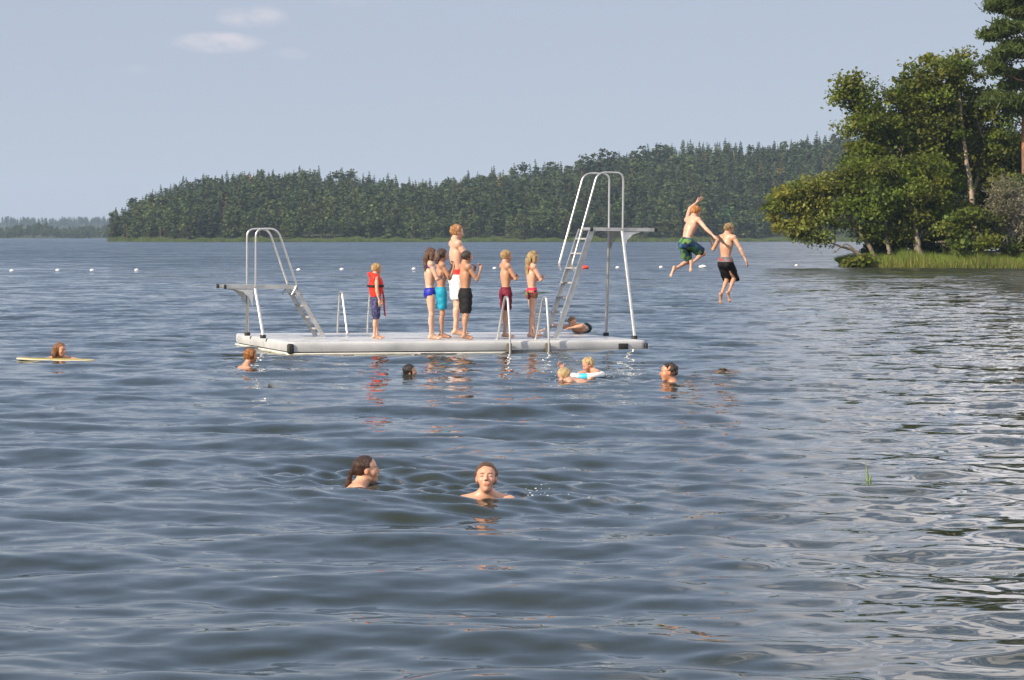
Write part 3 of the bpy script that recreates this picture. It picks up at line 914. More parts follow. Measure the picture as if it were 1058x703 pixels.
def deck_material():
    m, nt, b = mat('raft_deck')
    tc = N(nt, 'ShaderNodeTexCoord')
    n1 = N(nt, 'ShaderNodeTexNoise', Scale=1.3, Detail=6.0); nt.links.new(tc.outputs['Object'], n1.inputs['Vector'])
    n2 = N(nt, 'ShaderNodeTexNoise', Scale=7.0, Detail=3.0); nt.links.new(tc.outputs['Object'], n2.inputs['Vector'])
    c = ramp(nt, [(0.35, (0.38, 0.39, 0.395)), (0.5, (0.50, 0.505, 0.50)), (0.7, (0.57, 0.57, 0.56))], n1.outputs['Fac'])
    nt.links.new(c, b.inputs['Base Color'])
    nt.links.new(ramp(nt, [(0.4, (0.25, 0.25, 0.25)), (0.62, (0.55, 0.55, 0.55))], n2.outputs['Fac']), b.inputs['Roughness'])   # wet patches
    return m

def raft_local(ob):
    """parts are modelled in raft axes; the root carries position and heading"""
    return ob

RAFT_M = Matrix(((RU[0], RV[0], 0), (RU[1], RV[1], 0), (RU[2], RV[2], 1))).to_4x4()
def root_at(name, u, v, z=0.0):
    o = empty(name, rp(u, v, z)); o.rotation_euler = (0, math.radians(0.573), 0)
    o.rotation_euler = (Matrix.Rotation(YAW, 4, 'Z') @ Matrix.Rotation(math.radians(0.573), 4, 'Y')).to_euler()
    return o

def make_raft():
    root = root_at('bathing_raft', 0, 0, 0)
    # pontoon body: rounded cross-section all the way round
    bm = MB(); prof = [(-.02, -.33), (0, -.20), (.0, -.185), (-.005, -.09), (0.012, -.045), (.045, -.014), (.10, 0.0)]
    def ring(inset, z, n=6, rad=.10):
        pts = []
        x0, x1, y0, y1 = inset, RL - inset, inset, RW - inset
        r = max(rad - inset, .02)
        for (cx, cy, a0) in ((x1 - r, y1 - r, 0), (x0 + r, y1 - r, 90), (x0 + r, y0 + r, 180), (x1 - r, y0 + r, 270)):
            for k in range(n + 1):
                a = math.radians(a0 + 90 * k / n); pts.append(Vector((cx + r * math.cos(a), cy + r * math.sin(a), z)))
        return pts
    def skin(rows, cap_top=True, cap_bot=True):
        R = [[bm.bm.verts.new(p) for p in row] for row in rows]
        n = len(R[0])
        for a, b in zip(R[:-1], R[1:]):
            for k in range(n): bm.bm.faces.new((a[k], a[(k + 1) % n], b[(k + 1) % n], b[k]))
        if cap_top: bm.bm.faces.new(R[-1])
        if cap_bot: bm.bm.faces.new(list(reversed(R[0])))
    skin([ring(i_, z) for i_, z in ((.05, -.158), (.012, -.153), (0, -.125), (0, -.055), (.003, -.028), (.011, -.012), (.024, -.003), (.042, 0.0))], cap_top=True)
    bm.build('hull', deck_material(), root)
    bm = MB(); skin([ring(i_, z) for i_, z in ((.06, -.36), (-.01, -.34), (-.02, -.24), (-.02, -.182), (-.012, -.172), (.04, -.1725))])
    bm.build('lower_rim', RIMW, root)
    bm = MB(); skin([ring(.055, -.1715), ring(.055, -.1585)], False, False); bm.build('seam_groove', RUBBER, root)
    bm = MB(); bm.box((.025, .025, -.105), (.10, .10, .16), bevel=.03, seg=3); bm.build('corner_fender', RUBBER, root)
    bm = MB(); bm.box((RL - .012, .06, -.105), (.055, .16, .13), bevel=.02, seg=3); bm.build('corner_fender', RUBBER, root)
    bm = MB(); bm.box((RL - .42, -.008, -.10), (.17, .03, .10), bevel=.012); bm.build('side_fender', RUBBER, root)
    # a few hatch lids and fixings on the deck
    for (u, v) in ((1.0, .45), (2.1, 2.9), (3.4, 2.8)):
        bm = MB(); bm.box((u, v, .003), (.14, .09, .008), bevel=.003); bm.build('deck_cleat', PLANK, root)
    tag(root, 'pale grey bathing raft with rounded edges and black corner fenders', 'raft')
make_raft()

def make_platform(name, label, uc, vc, sgn, H, boardlen, back, ladlen_u, foot_u, foot_half, top_half, ladder_w, rail, steps, stepw, sh=.085):
    """a diving platform on two splayed legs; sgn=+1 the board points to +u; the ladder climbs from the other side.
    uc: where the legs meet the board; back: board end on the ladder side, boardlen: towards the dive"""
    root = root_at(name, uc, vc, 0)
    P = lambda u, v, z: Vector((u * sgn, v, z))
    bw = ladder_w * .5
    b = MB()
    b.box(P((boardlen - back) / 2, 0, H - .02), (boardlen + back, bw * 2, .045), bevel=.006)
    for k in range(7):
        b.box(P((boardlen - back) / 2, -bw + bw * 2 * (k + .5) / 7, H + .0055), (boardlen + back - .02, .018, .006))
    board = b.build('board', GALV, root)
    for s in (-1, 1):
        e = MB(); e.beam(P(-back - .01, s * (bw + .012), H - .02), P(boardlen + .01, s * (bw + .012), H - .02), .022, .058); e.build('edge_beam', GALV, root)
        for e_ in (boardlen + .02, -back - .02):
            c = MB(); c.box(P(e_, s * (bw + .012), H - .02), (.04, .05, .07), bevel=.01); c.build('end_cap', RUBBER, root)
        g = MB(); g.tube([P(0, s * top_half, H - .05), P(foot_u, s * foot_half, .05)], .027, 12); leg = g.build('leg', GALV_L, root)
        ft = MB(); ft.tube([P(foot_u, s * foot_half, .0), P(foot_u, s * foot_half, .055)], .05, 12); ft.build('foot', RUBBER, leg)
        br = MB(); br.prism([P(.03, s * (top_half - .01), H - .06), P(.34, s * (top_half - .01), H - .06), P(.20, s * (top_half - .005), H - .10), P(.09, s * (top_half + .01), H - .2), P(.045, s * (top_half + .02), H - .34)], (0, .02, 0)); br.build('bracket', GALV, root)
        # handrail: a bent tube standing on the board edge and running down beside the ladder
        ry = s * (bw + .045)
        top = H + .92
        p_top, p_end, p_in = (P(-du, ry, H + dz) for du, dz in rail)
        r = MB(); r.tube(fillet([P(.0, ry, H - .02), P(.0, ry, top), p_top, p_end, p_in], [.14, .14, .05], 7), .0165, 10); r.build('handrail', GALV_L, root)
        st = MB(); a0, a1 = P(-back, s * (bw - .01), H - .03), P(-back - ladlen_u, s * (bw - .01), .0)
        nrm = Vector((0, 1, 0)).cross((a1 - a0).normalized())
        st.beam(a0, a1, .02, sh, up=nrm); st.build('stringer', GALV, root)
        fl = MB(); fl.beam(a0 + nrm * (sh / 2 + .002) * (1 if nrm.x * sgn > 0 else -1) * -1, a1 + nrm * (sh / 2 + .002) * (1 if nrm.x * sgn > 0 else -1) * -1, .045, .006, up=nrm); fl.build('stringer_flange', GALV_L, root)
    for k in range(steps):
        q = (k + .75) / (steps + .5)
        c = P(-back - ladlen_u * q, 0, H * (1 - q))
        t = MB(); t.box(c, (stepw, bw * 2 - .05, .028), bevel=.006); t.build('step', PLANK, root)
    tag(root, label, 'diving platform')
    return root

# low board on the left: points left, ladder climbs from the right
v_low = 1.98
u0 = u_at(259, v_low)
make_platform('diving_platform', 'low diving board with bent handrails and a short sloping ladder', u0, v_low, -1, .84,
              (u0 - u_at(229.5, v_low)), u_at(300, v_low) - u0, u_at(326, v_low) - u_at(296, v_low) , -.07, .53, .27, .5, ((.36, .92), (.69, .0), (.60, -.15)), 4, .13, .06)
# the tall tower on the right: board points right, ladder on its left
v_hi = 1.15
u1 = u_at(635, v_hi)
make_platform('diving_tower', 'tall diving tower with a long steep ladder and high looped handrails', u1, v_hi, 1, 1.83,
              u_at(672, v_hi) - u1 - .07, u1 - u_at(605, v_hi), u_at(604, v_hi) - u_at(568, v_hi), .10, .62, .28, .52, ((.46, .92), (.90, -.62), (.86, -.72)), 7, .10)

def swim_ladder(uc, v_edge, out, half, label):
    root = root_at('swim_ladder', uc, v_edge, 0)
    for s in (-1, 1):
        r = MB(); r.tube(fillet([(s * half, -out * .52, 0), (s * half, -out * .18, .70), (s * half, -out * .04, .70), (s * half, out * .09, .1), (s * half, out * .09, -.75)], [.07, .07, .2], 6), .019, 10)
        h = r.build('handrail', GALV_L, root)
        f = MB(); f.tube([(s * half, -out * .52, 0.0), (s * half, -out * .52, .015)], .04, 12); f.build('flange', GALV, h)
        k = MB(); k.box((s * half, out * .055, -.105), (.075, .075, .14), bevel=.015); k.build('bracket', simple('rusty_bracket', (.10, .085, .06), .7) if 'rusty_bracket' not in bpy.data.materials else bpy.data.materials['rusty_bracket'], root)
    for z in (-.28, -.52):
        t = MB(); t.tube([(-half, out * .09, z), (half, out * .09, z)], .018, 10); t.build('rung', GALV, root)
    tag(root, label, 'swim ladder')
ua, ub = u_at(525, 0), u_at(565, 0)
swim_ladder((ua + ub) / 2, 0, -1, (ub - ua) / 2, 'steel swim ladder with two arched handrails on the near edge of the raft')
ua, ub = u_at(350, RW), u_at(381, RW)
swim_ladder((ua + ub) / 2, RW, 1, (ub - ua) / 2, 'steel swim ladder with two arched handrails behind the child in the life vest')

# ------------------------------------------------------------------ floats of the bathing line
def buoy(px, py, r, colr, label, group, flat=.75):
    p = on_z(px, py, 0.0)
    prof = [(0, -1), (.55, -.86), (.9, -.45), (1.0, 0), (.9, .45), (.6, .82), (.25, .98), (.12, 1.0), (.12, 1.25), (0, 1.27)]
    n = 16; v = []; f = []
    for (a, z) in prof:
        for k in range(n): v.append((a * r * math.cos(2 * math.pi * k / n) * 1.25, a * r * math.sin(2 * math.pi * k / n), z * r * flat))
    for i in range(len(prof) - 1):
        for k in range(n):
            q = (k + 1) % n; f.append((i * n + k, i * n + q, (i + 1) * n + q, (i + 1) * n + k))
    o = link('buoy', np_mesh('buoy', np.array(v), np.array(f), colr), None, (p[0], p[1], r * .35))
    tag(o, label, 'buoy', group)
BW = simple('float_white', (.80, .79, .76), .4, var=.06); BR = simple('float_red', (.62, .05, .03), .4, var=.1)
for px, py in ((12, 280.5), (59.5, 280), (95, 280), (141, 279.8), (308.5, 279.5), (353, 279), (427.5, 278.6), (511, 278), (638, 277.2), (683, 276.8), (823, 275)):
    buoy(px, py, .09, BW, 'small white float of the bathing line far out on the water', 'white floats of the bathing line')
buoy(726, 277, .19, BW, 'longer white float under the jumping boys, the largest of the bathing line', None, .5)
buoy(604, 278, .2, BR, 'red float seen through the tower ladder', None, .6)
buoy(868, 275.5, .12, BW, 'white float lying by the bank at the foot of the leaning willow', None, .6)
buoy(876, 274.8, .17, BW, 'white float touching the grassy tip of the wooded point', None, .5)

def reed_stalk():
    b = on_z(895.5, 497, 0)
    root = MB()
    v = []; n = 9
    for i in range(n):
        t = i / (n - 1); wdt = .007 * math.sin(min(1, .35 + t * .75) * math.pi) + .003
        x = .012 * math.sin(t * 3) - .012 * t; y = .02 * t * t; z = -.06 + .205 * t
        v += [(x - wdt, y, z), (x, y - .004, z), (x + wdt, y, z), (x, y + .004, z)]
    f = []
    for i in range(n - 1):
        for k in range(4):
            q = (k + 1) % 4; f.append((i * 4 + k, i * 4 + q, i * 4 + 4 + q, i * 4 + 4 + k))
    v2 = [(x * .9 + .012 + max(z, 0) * .25, y, z * .35) for x, y, z in v]; o_ = len(v)
    v += v2; f += [tuple(a + o_ for a in q) for q in f]
    me = np_mesh('reed_leaf', np.array(v), np.array(f), simple('fresh_reed', (.16, .22, .07), .5, var=.2, scale=40))
    o = link('reed_leaf', me, None, tuple(b)); tag(o, 'single light green reed leaf sticking out of the water', 'plant')
reed_stalk()
# ------------------------------------------------------------------ people: smooth-union distance fields turned into one continuous surface
def nrm(v):
    v = np.asarray(v, float); return v / (np.linalg.norm(v) + 1e-12)
def Rx(a): c, s = math.cos(a), math.sin(a); return np.array([[1, 0, 0], [0, c, -s], [0, s, c]])
def Ry(a): c, s = math.cos(a), math.sin(a); return np.array([[c, 0, s], [0, 1, 0], [-s, 0, c]])
def Rz(a): c, s = math.cos(a), math.sin(a); return np.array([[c, -s, 0], [s, c, 0], [0, 0, 1]])
def RR(yaw=0, pitch=0, roll=0): return Rz(math.radians(yaw)) @ Ry(math.radians(pitch)) @ Rx(math.radians(roll))

def smin(a, b, k):
    h = np.clip(.5 + .5 * (b - a) / k, 0, 1)
    return b + (a - b) * h - k * h * (1 - h)
def smax(a, b, k): return -smin(-a, -b, k)

class Cap:      # tapered capsule, optional flattening along an axis
    def __init__(s, a, b, r0, r1=None, flat=None, fl=1.0, k=.02):
        s.a, s.b = np.asarray(a, float), np.asarray(b, float); s.r0 = r0; s.r1 = r0 if r1 is None else r1
        s.flat = None if flat is None else nrm(flat); s.fl = fl; s.k = k
    def box(s):
        r = max(s.r0, s.r1) * max(1, s.fl); return np.minimum(s.a, s.b) - r, np.maximum(s.a, s.b) + r
    def __call__(s, p):
        a, b = s.a, s.b
        if s.flat is not None:
            m = (a + b) / 2
            q = p - m; q = q + s.flat * ((q @ s.flat) * (1 / s.fl - 1))[..., None]
            a2 = a - m; a2 = a2 + s.flat * ((a2 @ s.flat) * (1 / s.fl - 1)); b2 = b - m; b2 = b2 + s.flat * ((b2 @ s.flat) * (1 / s.fl - 1))
            p, a, b = q, a2, b2
        d = b - a; L = d @ d + 1e-12
        t = np.clip(((p - a) @ d) / L, 0, 1)
        dist = np.linalg.norm(p - a - t[..., None] * d, axis=-1) - (s.r0 + (s.r1 - s.r0) * t)
        return dist * min(1, s.fl) if s.flat is not None else dist
class Ell:
    def __init__(s, c, r, R=None, k=.03):
        s.c, s.r, s.R, s.k = np.asarray(c, float), np.asarray(r, float), (np.eye(3) if R is None else R), k
    def box(s): m = s.r.max(); return s.c - m, s.c + m
    def __call__(s, p):
        q = (p - s.c) @ s.R
        k0 = np.linalg.norm(q / s.r, axis=-1); k1 = np.linalg.norm(q / s.r ** 2, axis=-1) + 1e-9
        return np.where(k0 < 1e-6, -s.r.min(), k0 * (k0 - 1) / k1)

class Field:
    def __init__(s, lo, hi, h):
        s.h = h; s.lo = np.asarray(lo, float); s.n = np.ceil((np.asarray(hi) - s.lo) / h).astype(int) + 1
        s.v = np.full(s.n, 1.0, dtype=np.float64)
    def sub(s, lo, hi, pad):
        i0 = np.clip(np.floor((lo - pad - s.lo) / s.h).astype(int), 0, s.n - 1); i1 = np.clip(np.ceil((hi + pad - s.lo) / s.h).astype(int) + 1, 1, s.n)
        sl = tuple(slice(a, b) for a, b in zip(i0, i1))
        ax = [s.lo[d] + np.arange(i0[d], i1[d]) * s.h for d in range(3)]
        return sl, np.stack(np.meshgrid(*ax, indexing='ij'), -1)
    def add(s, g, op='add'):
        lo, hi = g.box(); pad = g.k * 1.5 + 3 * s.h
        sl, P = s.sub(lo, hi, pad)
        if P.size == 0: return
        d = g(P)
        s.v[sl] = smin(s.v[sl], d, g.k) if op == 'add' else smax(s.v[sl], -d, g.k)
    def group(s, gs, k):
        """a limb: its own union first, joined to the rest with a small blend"""
        los, his = zip(*[g.box() for g in gs]); lo, hi = np.min(los, 0), np.max(his, 0)
        sl, P = s.sub(lo, hi, .05)
        i0 = np.array([a.start for a in sl])
        tmp = np.full(P.shape[:3], 1.0)
        for g in gs:
            l, h_ = g.box(); pad = g.k * 1.5 + 3 * s.h
            j0 = np.clip(np.floor((l - pad - s.lo) / s.h).astype(int) - i0, 0, None); j1 = np.clip(np.ceil((h_ + pad - s.lo) / s.h).astype(int) + 1 - i0, 0, None)
            q = tuple(slice(a, b) for a, b in zip(j0, j1))
            if P[q].size: tmp[q] = smin(tmp[q], g(P[q]), g.k)
        s.v[sl] = smin(s.v[sl], tmp, k)
    def mesh(s):
        v, h = s.v, s.h; n = s.n
        C = [v[i:n[0] - 1 + i, j:n[1] - 1 + j, k:n[2] - 1 + k] for i in (0, 1) for j in (0, 1) for k in (0, 1)]
        neg = sum((c < 0).astype(np.int8) for c in C)
        act = (neg > 0) & (neg < 8)
        idx = np.argwhere(act)
        if len(idx) == 0: return np.zeros((0, 3)), np.zeros((0, 4), int)
        val = np.stack([c[act] for c in C], 1)
        off = np.array([(i, j, k) for i in (0, 1) for j in (0, 1) for k in (0, 1)], float)
        pos = np.zeros((len(idx), 3)); cnt = np.zeros((len(idx), 1))
        for a in range(8):
            for b in range(a + 1, 8):
                if np.abs(off[a] - off[b]).sum() != 1: continue
                va, vb = val[:, a], val[:, b]; m = (va < 0) != (vb < 0)
                t = np.where(m, va / np.where(np.abs(va - vb) < 1e-12, 1, va - vb), 0)[:, None]
                pos += np.where(m[:, None], off[a] + (off[b] - off[a]) * t, 0); cnt += m[:, None]
        P = s.lo + (idx + pos / cnt) * h
        ids = np.full(act.shape, -1, int); ids[act] = np.arange(len(idx))
        quads = []
        for ax in range(3):
            o1, o2 = [d for d in range(3) if d != ax]
            sl0 = [slice(None)] * 3; sl1 = [slice(None)] * 3; sl0[ax] = slice(0, n[ax] - 1); sl1[ax] = slice(1, n[ax])
            a, b = v[tuple(sl0)] < 0, v[tuple(sl1)] < 0
            e = np.argwhere(a != b); inside = a[a != b]
            ok = (e[:, o1] > 0) & (e[:, o2] > 0) & (e[:, o1] < n[o1] - 1) & (e[:, o2] < n[o2] - 1)
            e, inside = e[ok], inside[ok]
            def cell(d1, d2):
                q = e.copy(); q[:, o1] += d1; q[:, o2] += d2; return ids[q[:, 0], q[:, 1], q[:, 2]]
            q = np.stack([cell(-1, -1), cell(0, -1), cell(0, 0), cell(-1, 0)], 1)
            flip = inside if ax != 1 else ~inside
            q[~flip] = q[~flip][:, ::-1]
            quads.append(q)
        Q = np.concatenate(quads); Q = Q[(Q >= 0).all(1)]
        return P, Q

def bounds(gs, pad):
    los, his = zip(*[g.box() for g in gs]); return np.min(los, 0) - pad, np.max(his, 0) + pad

SKIN = tinted('skin', 0.42, var=.13, scale=7, spec=.45, bump=.08, bscale=90)
def hair_mat():
    m = tinted('hair', 0.45, var=.30, scale=14, spec=.4)
    nt = m.node_tree; b = nt.nodes['Principled BSDF']
    tc = N(nt, 'ShaderNodeTexCoord'); mp = N(nt, 'ShaderNodeMapping'); mp.inputs['Scale'].default_value = (150, 150, 22)
    no = N(nt, 'ShaderNodeTexNoise', Scale=1.0, Detail=3.0)
    nt.links.new(tc.outputs['Object'], mp.inputs[0]); nt.links.new(mp.outputs[0], no.inputs['Vector'])
    bp = N(nt, 'ShaderNodeBump', Strength=.9, Distance=.012); nt.links.new(no.outputs['Fac'], bp.inputs['Height']); nt.links.new(bp.outputs[0], b.inputs['Normal'])
    return m
HAIR = hair_mat()

def cloth(name, c, rough=.75, pat=None, scale=30):
    m, nt, b = mat(name)
    tc = N(nt, 'ShaderNodeTexCoord')
    if pat is None:
        no = N(nt, 'ShaderNodeTexNoise', Scale=12.0, Detail=4.0); nt.links.new(tc.outputs['Object'], no.inputs['Vector'])
        nt.links.new(ramp(nt, [(.3, tuple(x * .8 for x in c)), (.7, tuple(min(1, x * 1.15) for x in c))], no.outputs['Fac']), b.inputs['Base Color'])
    else:
        vo = N(nt, 'ShaderNodeTexVoronoi', Scale=scale); nt.links.new(tc.outputs['Object'], vo.inputs['Vector'])
        sp = N(nt, 'ShaderNodeSeparateColor'); nt.links.new(vo.outputs['Color'], sp.inputs[0])
        r = nt.nodes.new('ShaderNodeValToRGB'); r.color_ramp.interpolation = 'CONSTANT'
        el_ = r.color_ramp.elements; cols = [c] + list(pat)
        while len(el_) < len(cols): el_.new(.5)
        for i, e in enumerate(el_): e.position = i / len(cols); e.color = (*cols[i], 1)
        nt.links.new(sp.outputs[0], r.inputs[0]); nt.links.new(r.outputs[0], b.inputs['Base Color'])
    n2 = N(nt, 'ShaderNodeTexNoise', Scale=16.0, Detail=3.0); nt.links.new(tc.outputs['Object'], n2.inputs['Vector'])
    bp = N(nt, 'ShaderNodeBump', Strength=.5, Distance=.015); nt.links.new(n2.outputs['Fac'], bp.inputs['Height']); nt.links.new(bp.outputs[0], b.inputs['Normal'])
    b.inputs['Roughness'].default_value = rough
    b.inputs['Specular IOR Level'].default_value = .25
    return m

class Person:
    """x forward, y left, z up; angles in degrees. Body proportions follow the height and the age factor kid (0 adult .. 1 small child)"""
    def __init__(s, H, kid=0.0, girth=1.0, female=False, legs=True):
        s.H, s.kid, s.g, s.female, s.haslegs = H, kid, girth, female, legs
        s.hh = H / (7.5 - 1.35 * kid)                 # head height
        s.s = H / 1.75 * girth * (1 - .10 * min(1, kid * 2))
        s.skin = np.array([.56, .33, .22]); s.paint = []; s.slim = 1 - .07 * kid
    def pose(s, yaw=0, hip=0, spine=0, twist=0, lean=0, head=(0, 0, 0), legL=(0, 2, 0, 0), legR=(0, 2, 0, 0), armL=None, armR=None, shrug=0):
        """leg=(thigh fwd, out, knee, toes down); arm=(upper dir, fore dir, hand dir, palm normal, curl) in chest axes, y = outward"""
        H, k = s.H, s.kid
        s.Rp = RR(yaw, hip, 0); s.Rc = s.Rp @ RR(twist, spine, lean)
        hipz = (.515 - .02 * k) * H
        neckz = H - s.hh - .022 * H
        tors = neckz - hipz
        s.J = J = {}
        J['pel'] = np.zeros(3)
        J['wai'] = s.Rp @ np.array([.0, 0, tors * .34])
        J['che'] = J['wai'] + s.Rc @ np.array([0, 0, tors * .34])
        J['nec'] = J['wai'] + s.Rc @ np.array([-.012 * H, 0, tors * .66])
        sw = (.108 if not s.female else .098) * H * (1 - .06 * k) * (.5 + .5 * s.g)
        s.sw = sw; s.tors = tors
        for sd_, n in ((1, 'L'), (-1, 'R')):
            J['sh' + n] = J['nec'] + s.Rc @ np.array([.005 * H, sd_ * sw, -.022 * H + shrug])
            J['hi' + n] = s.Rp @ np.array([0, sd_ * .049 * H, -.005 * H])
            f, o, kn, pt = (legL if n == 'L' else legR)
            f, o, kn, pt = map(math.radians, (f, o, kn, pt))
            J['kn' + n] = J['hi' + n] + s.Rp @ (np.array([math.sin(f) * math.cos(o), sd_ * math.sin(o), -math.cos(f) * math.cos(o)]) * .243 * H)
            a = f - kn
            J['an' + n] = J['kn' + n] + s.Rp @ (np.array([math.sin(a), sd_ * math.sin(o) * .4, -math.cos(a)]) * .228 * H)
            b = a + math.pi / 2 - pt
            s.__dict__['fd' + n] = s.Rp @ nrm(np.array([math.sin(b), sd_ * .12, -math.cos(b)]))
            s.__dict__['fu' + n] = s.Rp @ nrm(np.array([math.cos(b), 0, math.sin(b)]))
            arm = armL if n == 'L' else armR
            if arm is None: arm = ((.05, .12, -1), (.18, .03, -1), None, None, 25)
            ud, fd, hd, pn, curl = (list(arm) + [None] * 5)[:5]
            hd = fd if hd is None else hd; curl = 25 if curl is None else curl
            mir = np.array([1, sd_, 1])
            ud, fd, hd = (s.Rc @ nrm(np.array(q, float) * mir) for q in (ud, fd, hd))
            pn = s.Rc @ nrm(np.array((0, -1, 0) if pn is None else pn, float) * mir)
            J['el' + n] = J['sh' + n] + ud * .172 * H
            J['wr' + n] = J['el' + n] + fd * .142 * H
            s.__dict__['hd' + n] = hd; s.__dict__['pn' + n] = nrm(pn - hd * (pn @ hd)); s.__dict__['cu' + n] = curl
        s.Rh = RR(yaw, 0, 0) @ RR(*head)
        up = s.Rh @ np.array([0, 0, 1.0]); fw = s.Rh @ np.array([1.0, 0, 0])
        s.hc = J['nec'] + s.Rc @ np.array([.0, 0, .012 * H]) + up * s.hh * .5 + s.Rc @ np.array([.02 * H, 0, getattr(s, 'neck', 0.0)])
        return s
    # ---- shapes
    def head_gs(s):
        h = s.hh; R = s.Rh; c = s.hc; fm = .88 if (s.female or s.kid > .3) else 1.0
        W = lambda x, y, z: c + R @ (np.array([x, y, z]) * h)
        E = lambda p, r, k=.05: Ell(W(*p), np.array(r) * h, R, k * h)
        f = .9 if s.kid > .4 else 1.0          # rounder, softer faces for children
        g = [E((-.06, 0, .12), (.42, .325, .375)), E((.10, 0, -.13), (.26, .245 * fm, .345), .08), E((.205, 0, -.395 + .03 * s.kid), (.10, .12 * fm * fm, .085), .08),
             E((.20, .15, -.11), (.12, .10, .12), .08), E((.20, -.15, -.11), (.12, .10, .12), .08),
             Cap(W(.33, -.15, .075), W(.33, .15, .075), .035 * fm ** 3 * h, k=.05 * h),
             Cap(W(.35, 0, .03), W(.448 - .018 * (fm < 1), 0, -.125), .026 * h, .044 * fm * fm * h, k=.03 * h),
             E((.38, .05 * fm, -.145), (.042, .030 * fm, .028), .02), E((.38, -.05 * fm, -.145), (.042, .030 * fm, .028), .02),
             Cap(W(.335, -.065, -.245), W(.335, .065, -.245), .024 * h, k=.04 * h), Cap(W(.328, -.05, -.29), W(.328, .05, -.29), .027 * h, k=.04 * h),
             E((-.03, .30, -.03), (.07, .04, .105), .03), E((-.03, -.30, -.03), (.07, .04, .105), .03)]
        sub = [E((.395, .135, .005), (.07, .085, .05), .05), E((.395, -.135, .005), (.07, .085, .05), .05), Cap(W(.372, -.062, -.268), W(.372, .062, -.268), .011 * h, k=.012 * h)]
        eye = [E((.295, .13, .005), (.055, .07, .045), .015), E((.295, -.13, .005), (.055, .07, .045), .015)]
        return g, sub, eye
    def body(s, h=.009, hands=True):
        H, S_, J, g_ = s.H, s.s, s.J, s.g
        Rc, Rp = s.Rc, s.Rp
        fem = s.female; BUT = -.052 if fem else -.038
        tor = [Ell(J['pel'] + Rp @ np.array([-.005, 0, .01]) * S_, np.array([.105, .158 if not fem else .162, .125]) * S_, Rp, .04),
               Ell(J['wai'], np.array([.092, .130 if not fem else .120, .16]) * S_, Rc, .05),
               Ell(J['wai'] + Rc @ np.array([0, 0, s.tors * .2]), np.array([.10, .138, .15]) * S_, Rc, .05),
               Ell(J['che'] + Rc @ np.array([-.004, 0, -.01]) * S_, np.array([.112, .160 if not fem else .148, .165]) * S_, Rc, .05),
               Cap(J['shL'] + Rc @ np.array([-.01, -.03, -.015]) * S_, J['shR'] + Rc @ np.array([-.01, .03, -.015]) * S_, .060 * S_, k=.05),
               Ell(J['pel'] + Rp @ np.array([BUT, .065, -.045]) * S_, np.array([.07, .08, .085]) * S_, Rp, .04),
               Ell(J['pel'] + Rp @ np.array([BUT, -.065, -.045]) * S_, np.array([.07, .08, .085]) * S_, Rp, .04),
               Cap(J['nec'] + Rc @ np.array([-.005, 0, -.05]) * S_, s.hc + s.Rh @ np.array([-.10, 0, -.22]) * s.hh, .058 * S_ * (1 if not fem else .86), .25 * s.hh * .98 * (.9 if not fem else .70), k=.03)]
        for n in 'LR':
            sd_ = 1 if n == 'L' else -1
            tor.append(Cap(J['nec'] + Rc @ np.array([-.015, sd_ * .02, .03]) * S_, J['sh' + n] + Rc @ np.array([-.01, 0, .012]) * S_, .036 * S_, k=.05))
            if not fem: tor.append(Ell(J['che'] + Rc @ np.array([.062, sd_ * .068, .035]) * S_, np.array([.05, .08, .06]) * S_, Rc, .05))
            elif s.kid < .3: tor.append(Ell(J['che'] + Rc @ np.array([.075, sd_ * .07, .0]) * S_, np.array([.07, .065, .065]) * S_, Rc, .03))
        limbs = []
        for n in 'LR':
            sd_ = 1 if n == 'L' else -1
            sh, el_, wr = J['sh' + n], J['el' + n], J['wr' + n]
            A = [Ell(sh, np.array([.058, .058, .06]) * S_, Rc, .03), Cap(sh, el_, .047 * S_, .036 * S_, k=.02), Cap(sh + (el_ - sh) * .3, sh + (el_ - sh) * .75, .044 * S_, .040 * S_, k=.02),
                 Cap(el_, wr, .036 * S_, .023 * S_, k=.02), Cap(el_ + (wr - el_) * .12, el_ + (wr - el_) * .5, .039 * S_, .031 * S_, k=.02)]
            if hands: A += s.hand_gs(n)
            limbs.append((A, .018))
            if s.haslegs:
                hi, kn, an = J['hi' + n], J['kn' + n], J['an' + n]
                fd, fu = s.__dict__['fd' + n], s.__dict__['fu' + n]
                sd3 = nrm(np.cross(fd, an - kn)); back = nrm(np.cross(an - kn, sd3)); 
                if back @ fd > 0: back = -back
                L = [Cap(hi, kn, .083 * S_, .053 * S_, k=.03), Cap(kn + (hi - kn) * .85, kn + (hi - kn) * .35, .082 * S_, .066 * S_, k=.03),
                     Cap(kn, an, .049 * S_, .033 * S_, k=.02), Ell(kn - back * .012 * S_, np.array([.05, .05, .055]) * S_, None, .02),
                     Cap(kn + (an - kn) * .2 + back * .018 * S_, kn + (an - kn) * .42 + back * .014 * S_, .048 * S_, .043 * S_, k=.02)]
                sole = an + nrm(an - kn) * .0
                heel = an - fd * .028 * H / 1.0 * .55 + (-fu) * .020 * H; ball = an + fd * .088 * H + (-fu) * .026 * H
                side = nrm(np.cross(fu, fd))
                L += [Cap(an, heel, .033 * S_, .030 * S_, k=.015), Cap(heel, ball, .028 * S_, .022 * S_, k=.02), Cap(an + fd * .015, ball, .03 * S_, .018 * S_, k=.02),
                      Cap(ball - side * .024 * S_, ball + side * .024 * S_, .021 * S_, k=.015)]
                for q, (l_, r_) in enumerate(((.032, .0125), (.030, .0095), (.027, .009), (.023, .0085), (.018, .0085))):
                    b0 = ball + side * sd_ * (-.030 + q * .0155) * S_ + fd * .012 * S_ - fu * .004 * S_
                    L.append(Cap(b0, b0 + fd * l_ * S_, max(r_ * S_ * 1.05, h * .9), k=.006))
                limbs.append((L, .022))
        hg, hs, he = s.head_gs()
        allg = tor + hg + [q for A, _ in limbs for q in A]
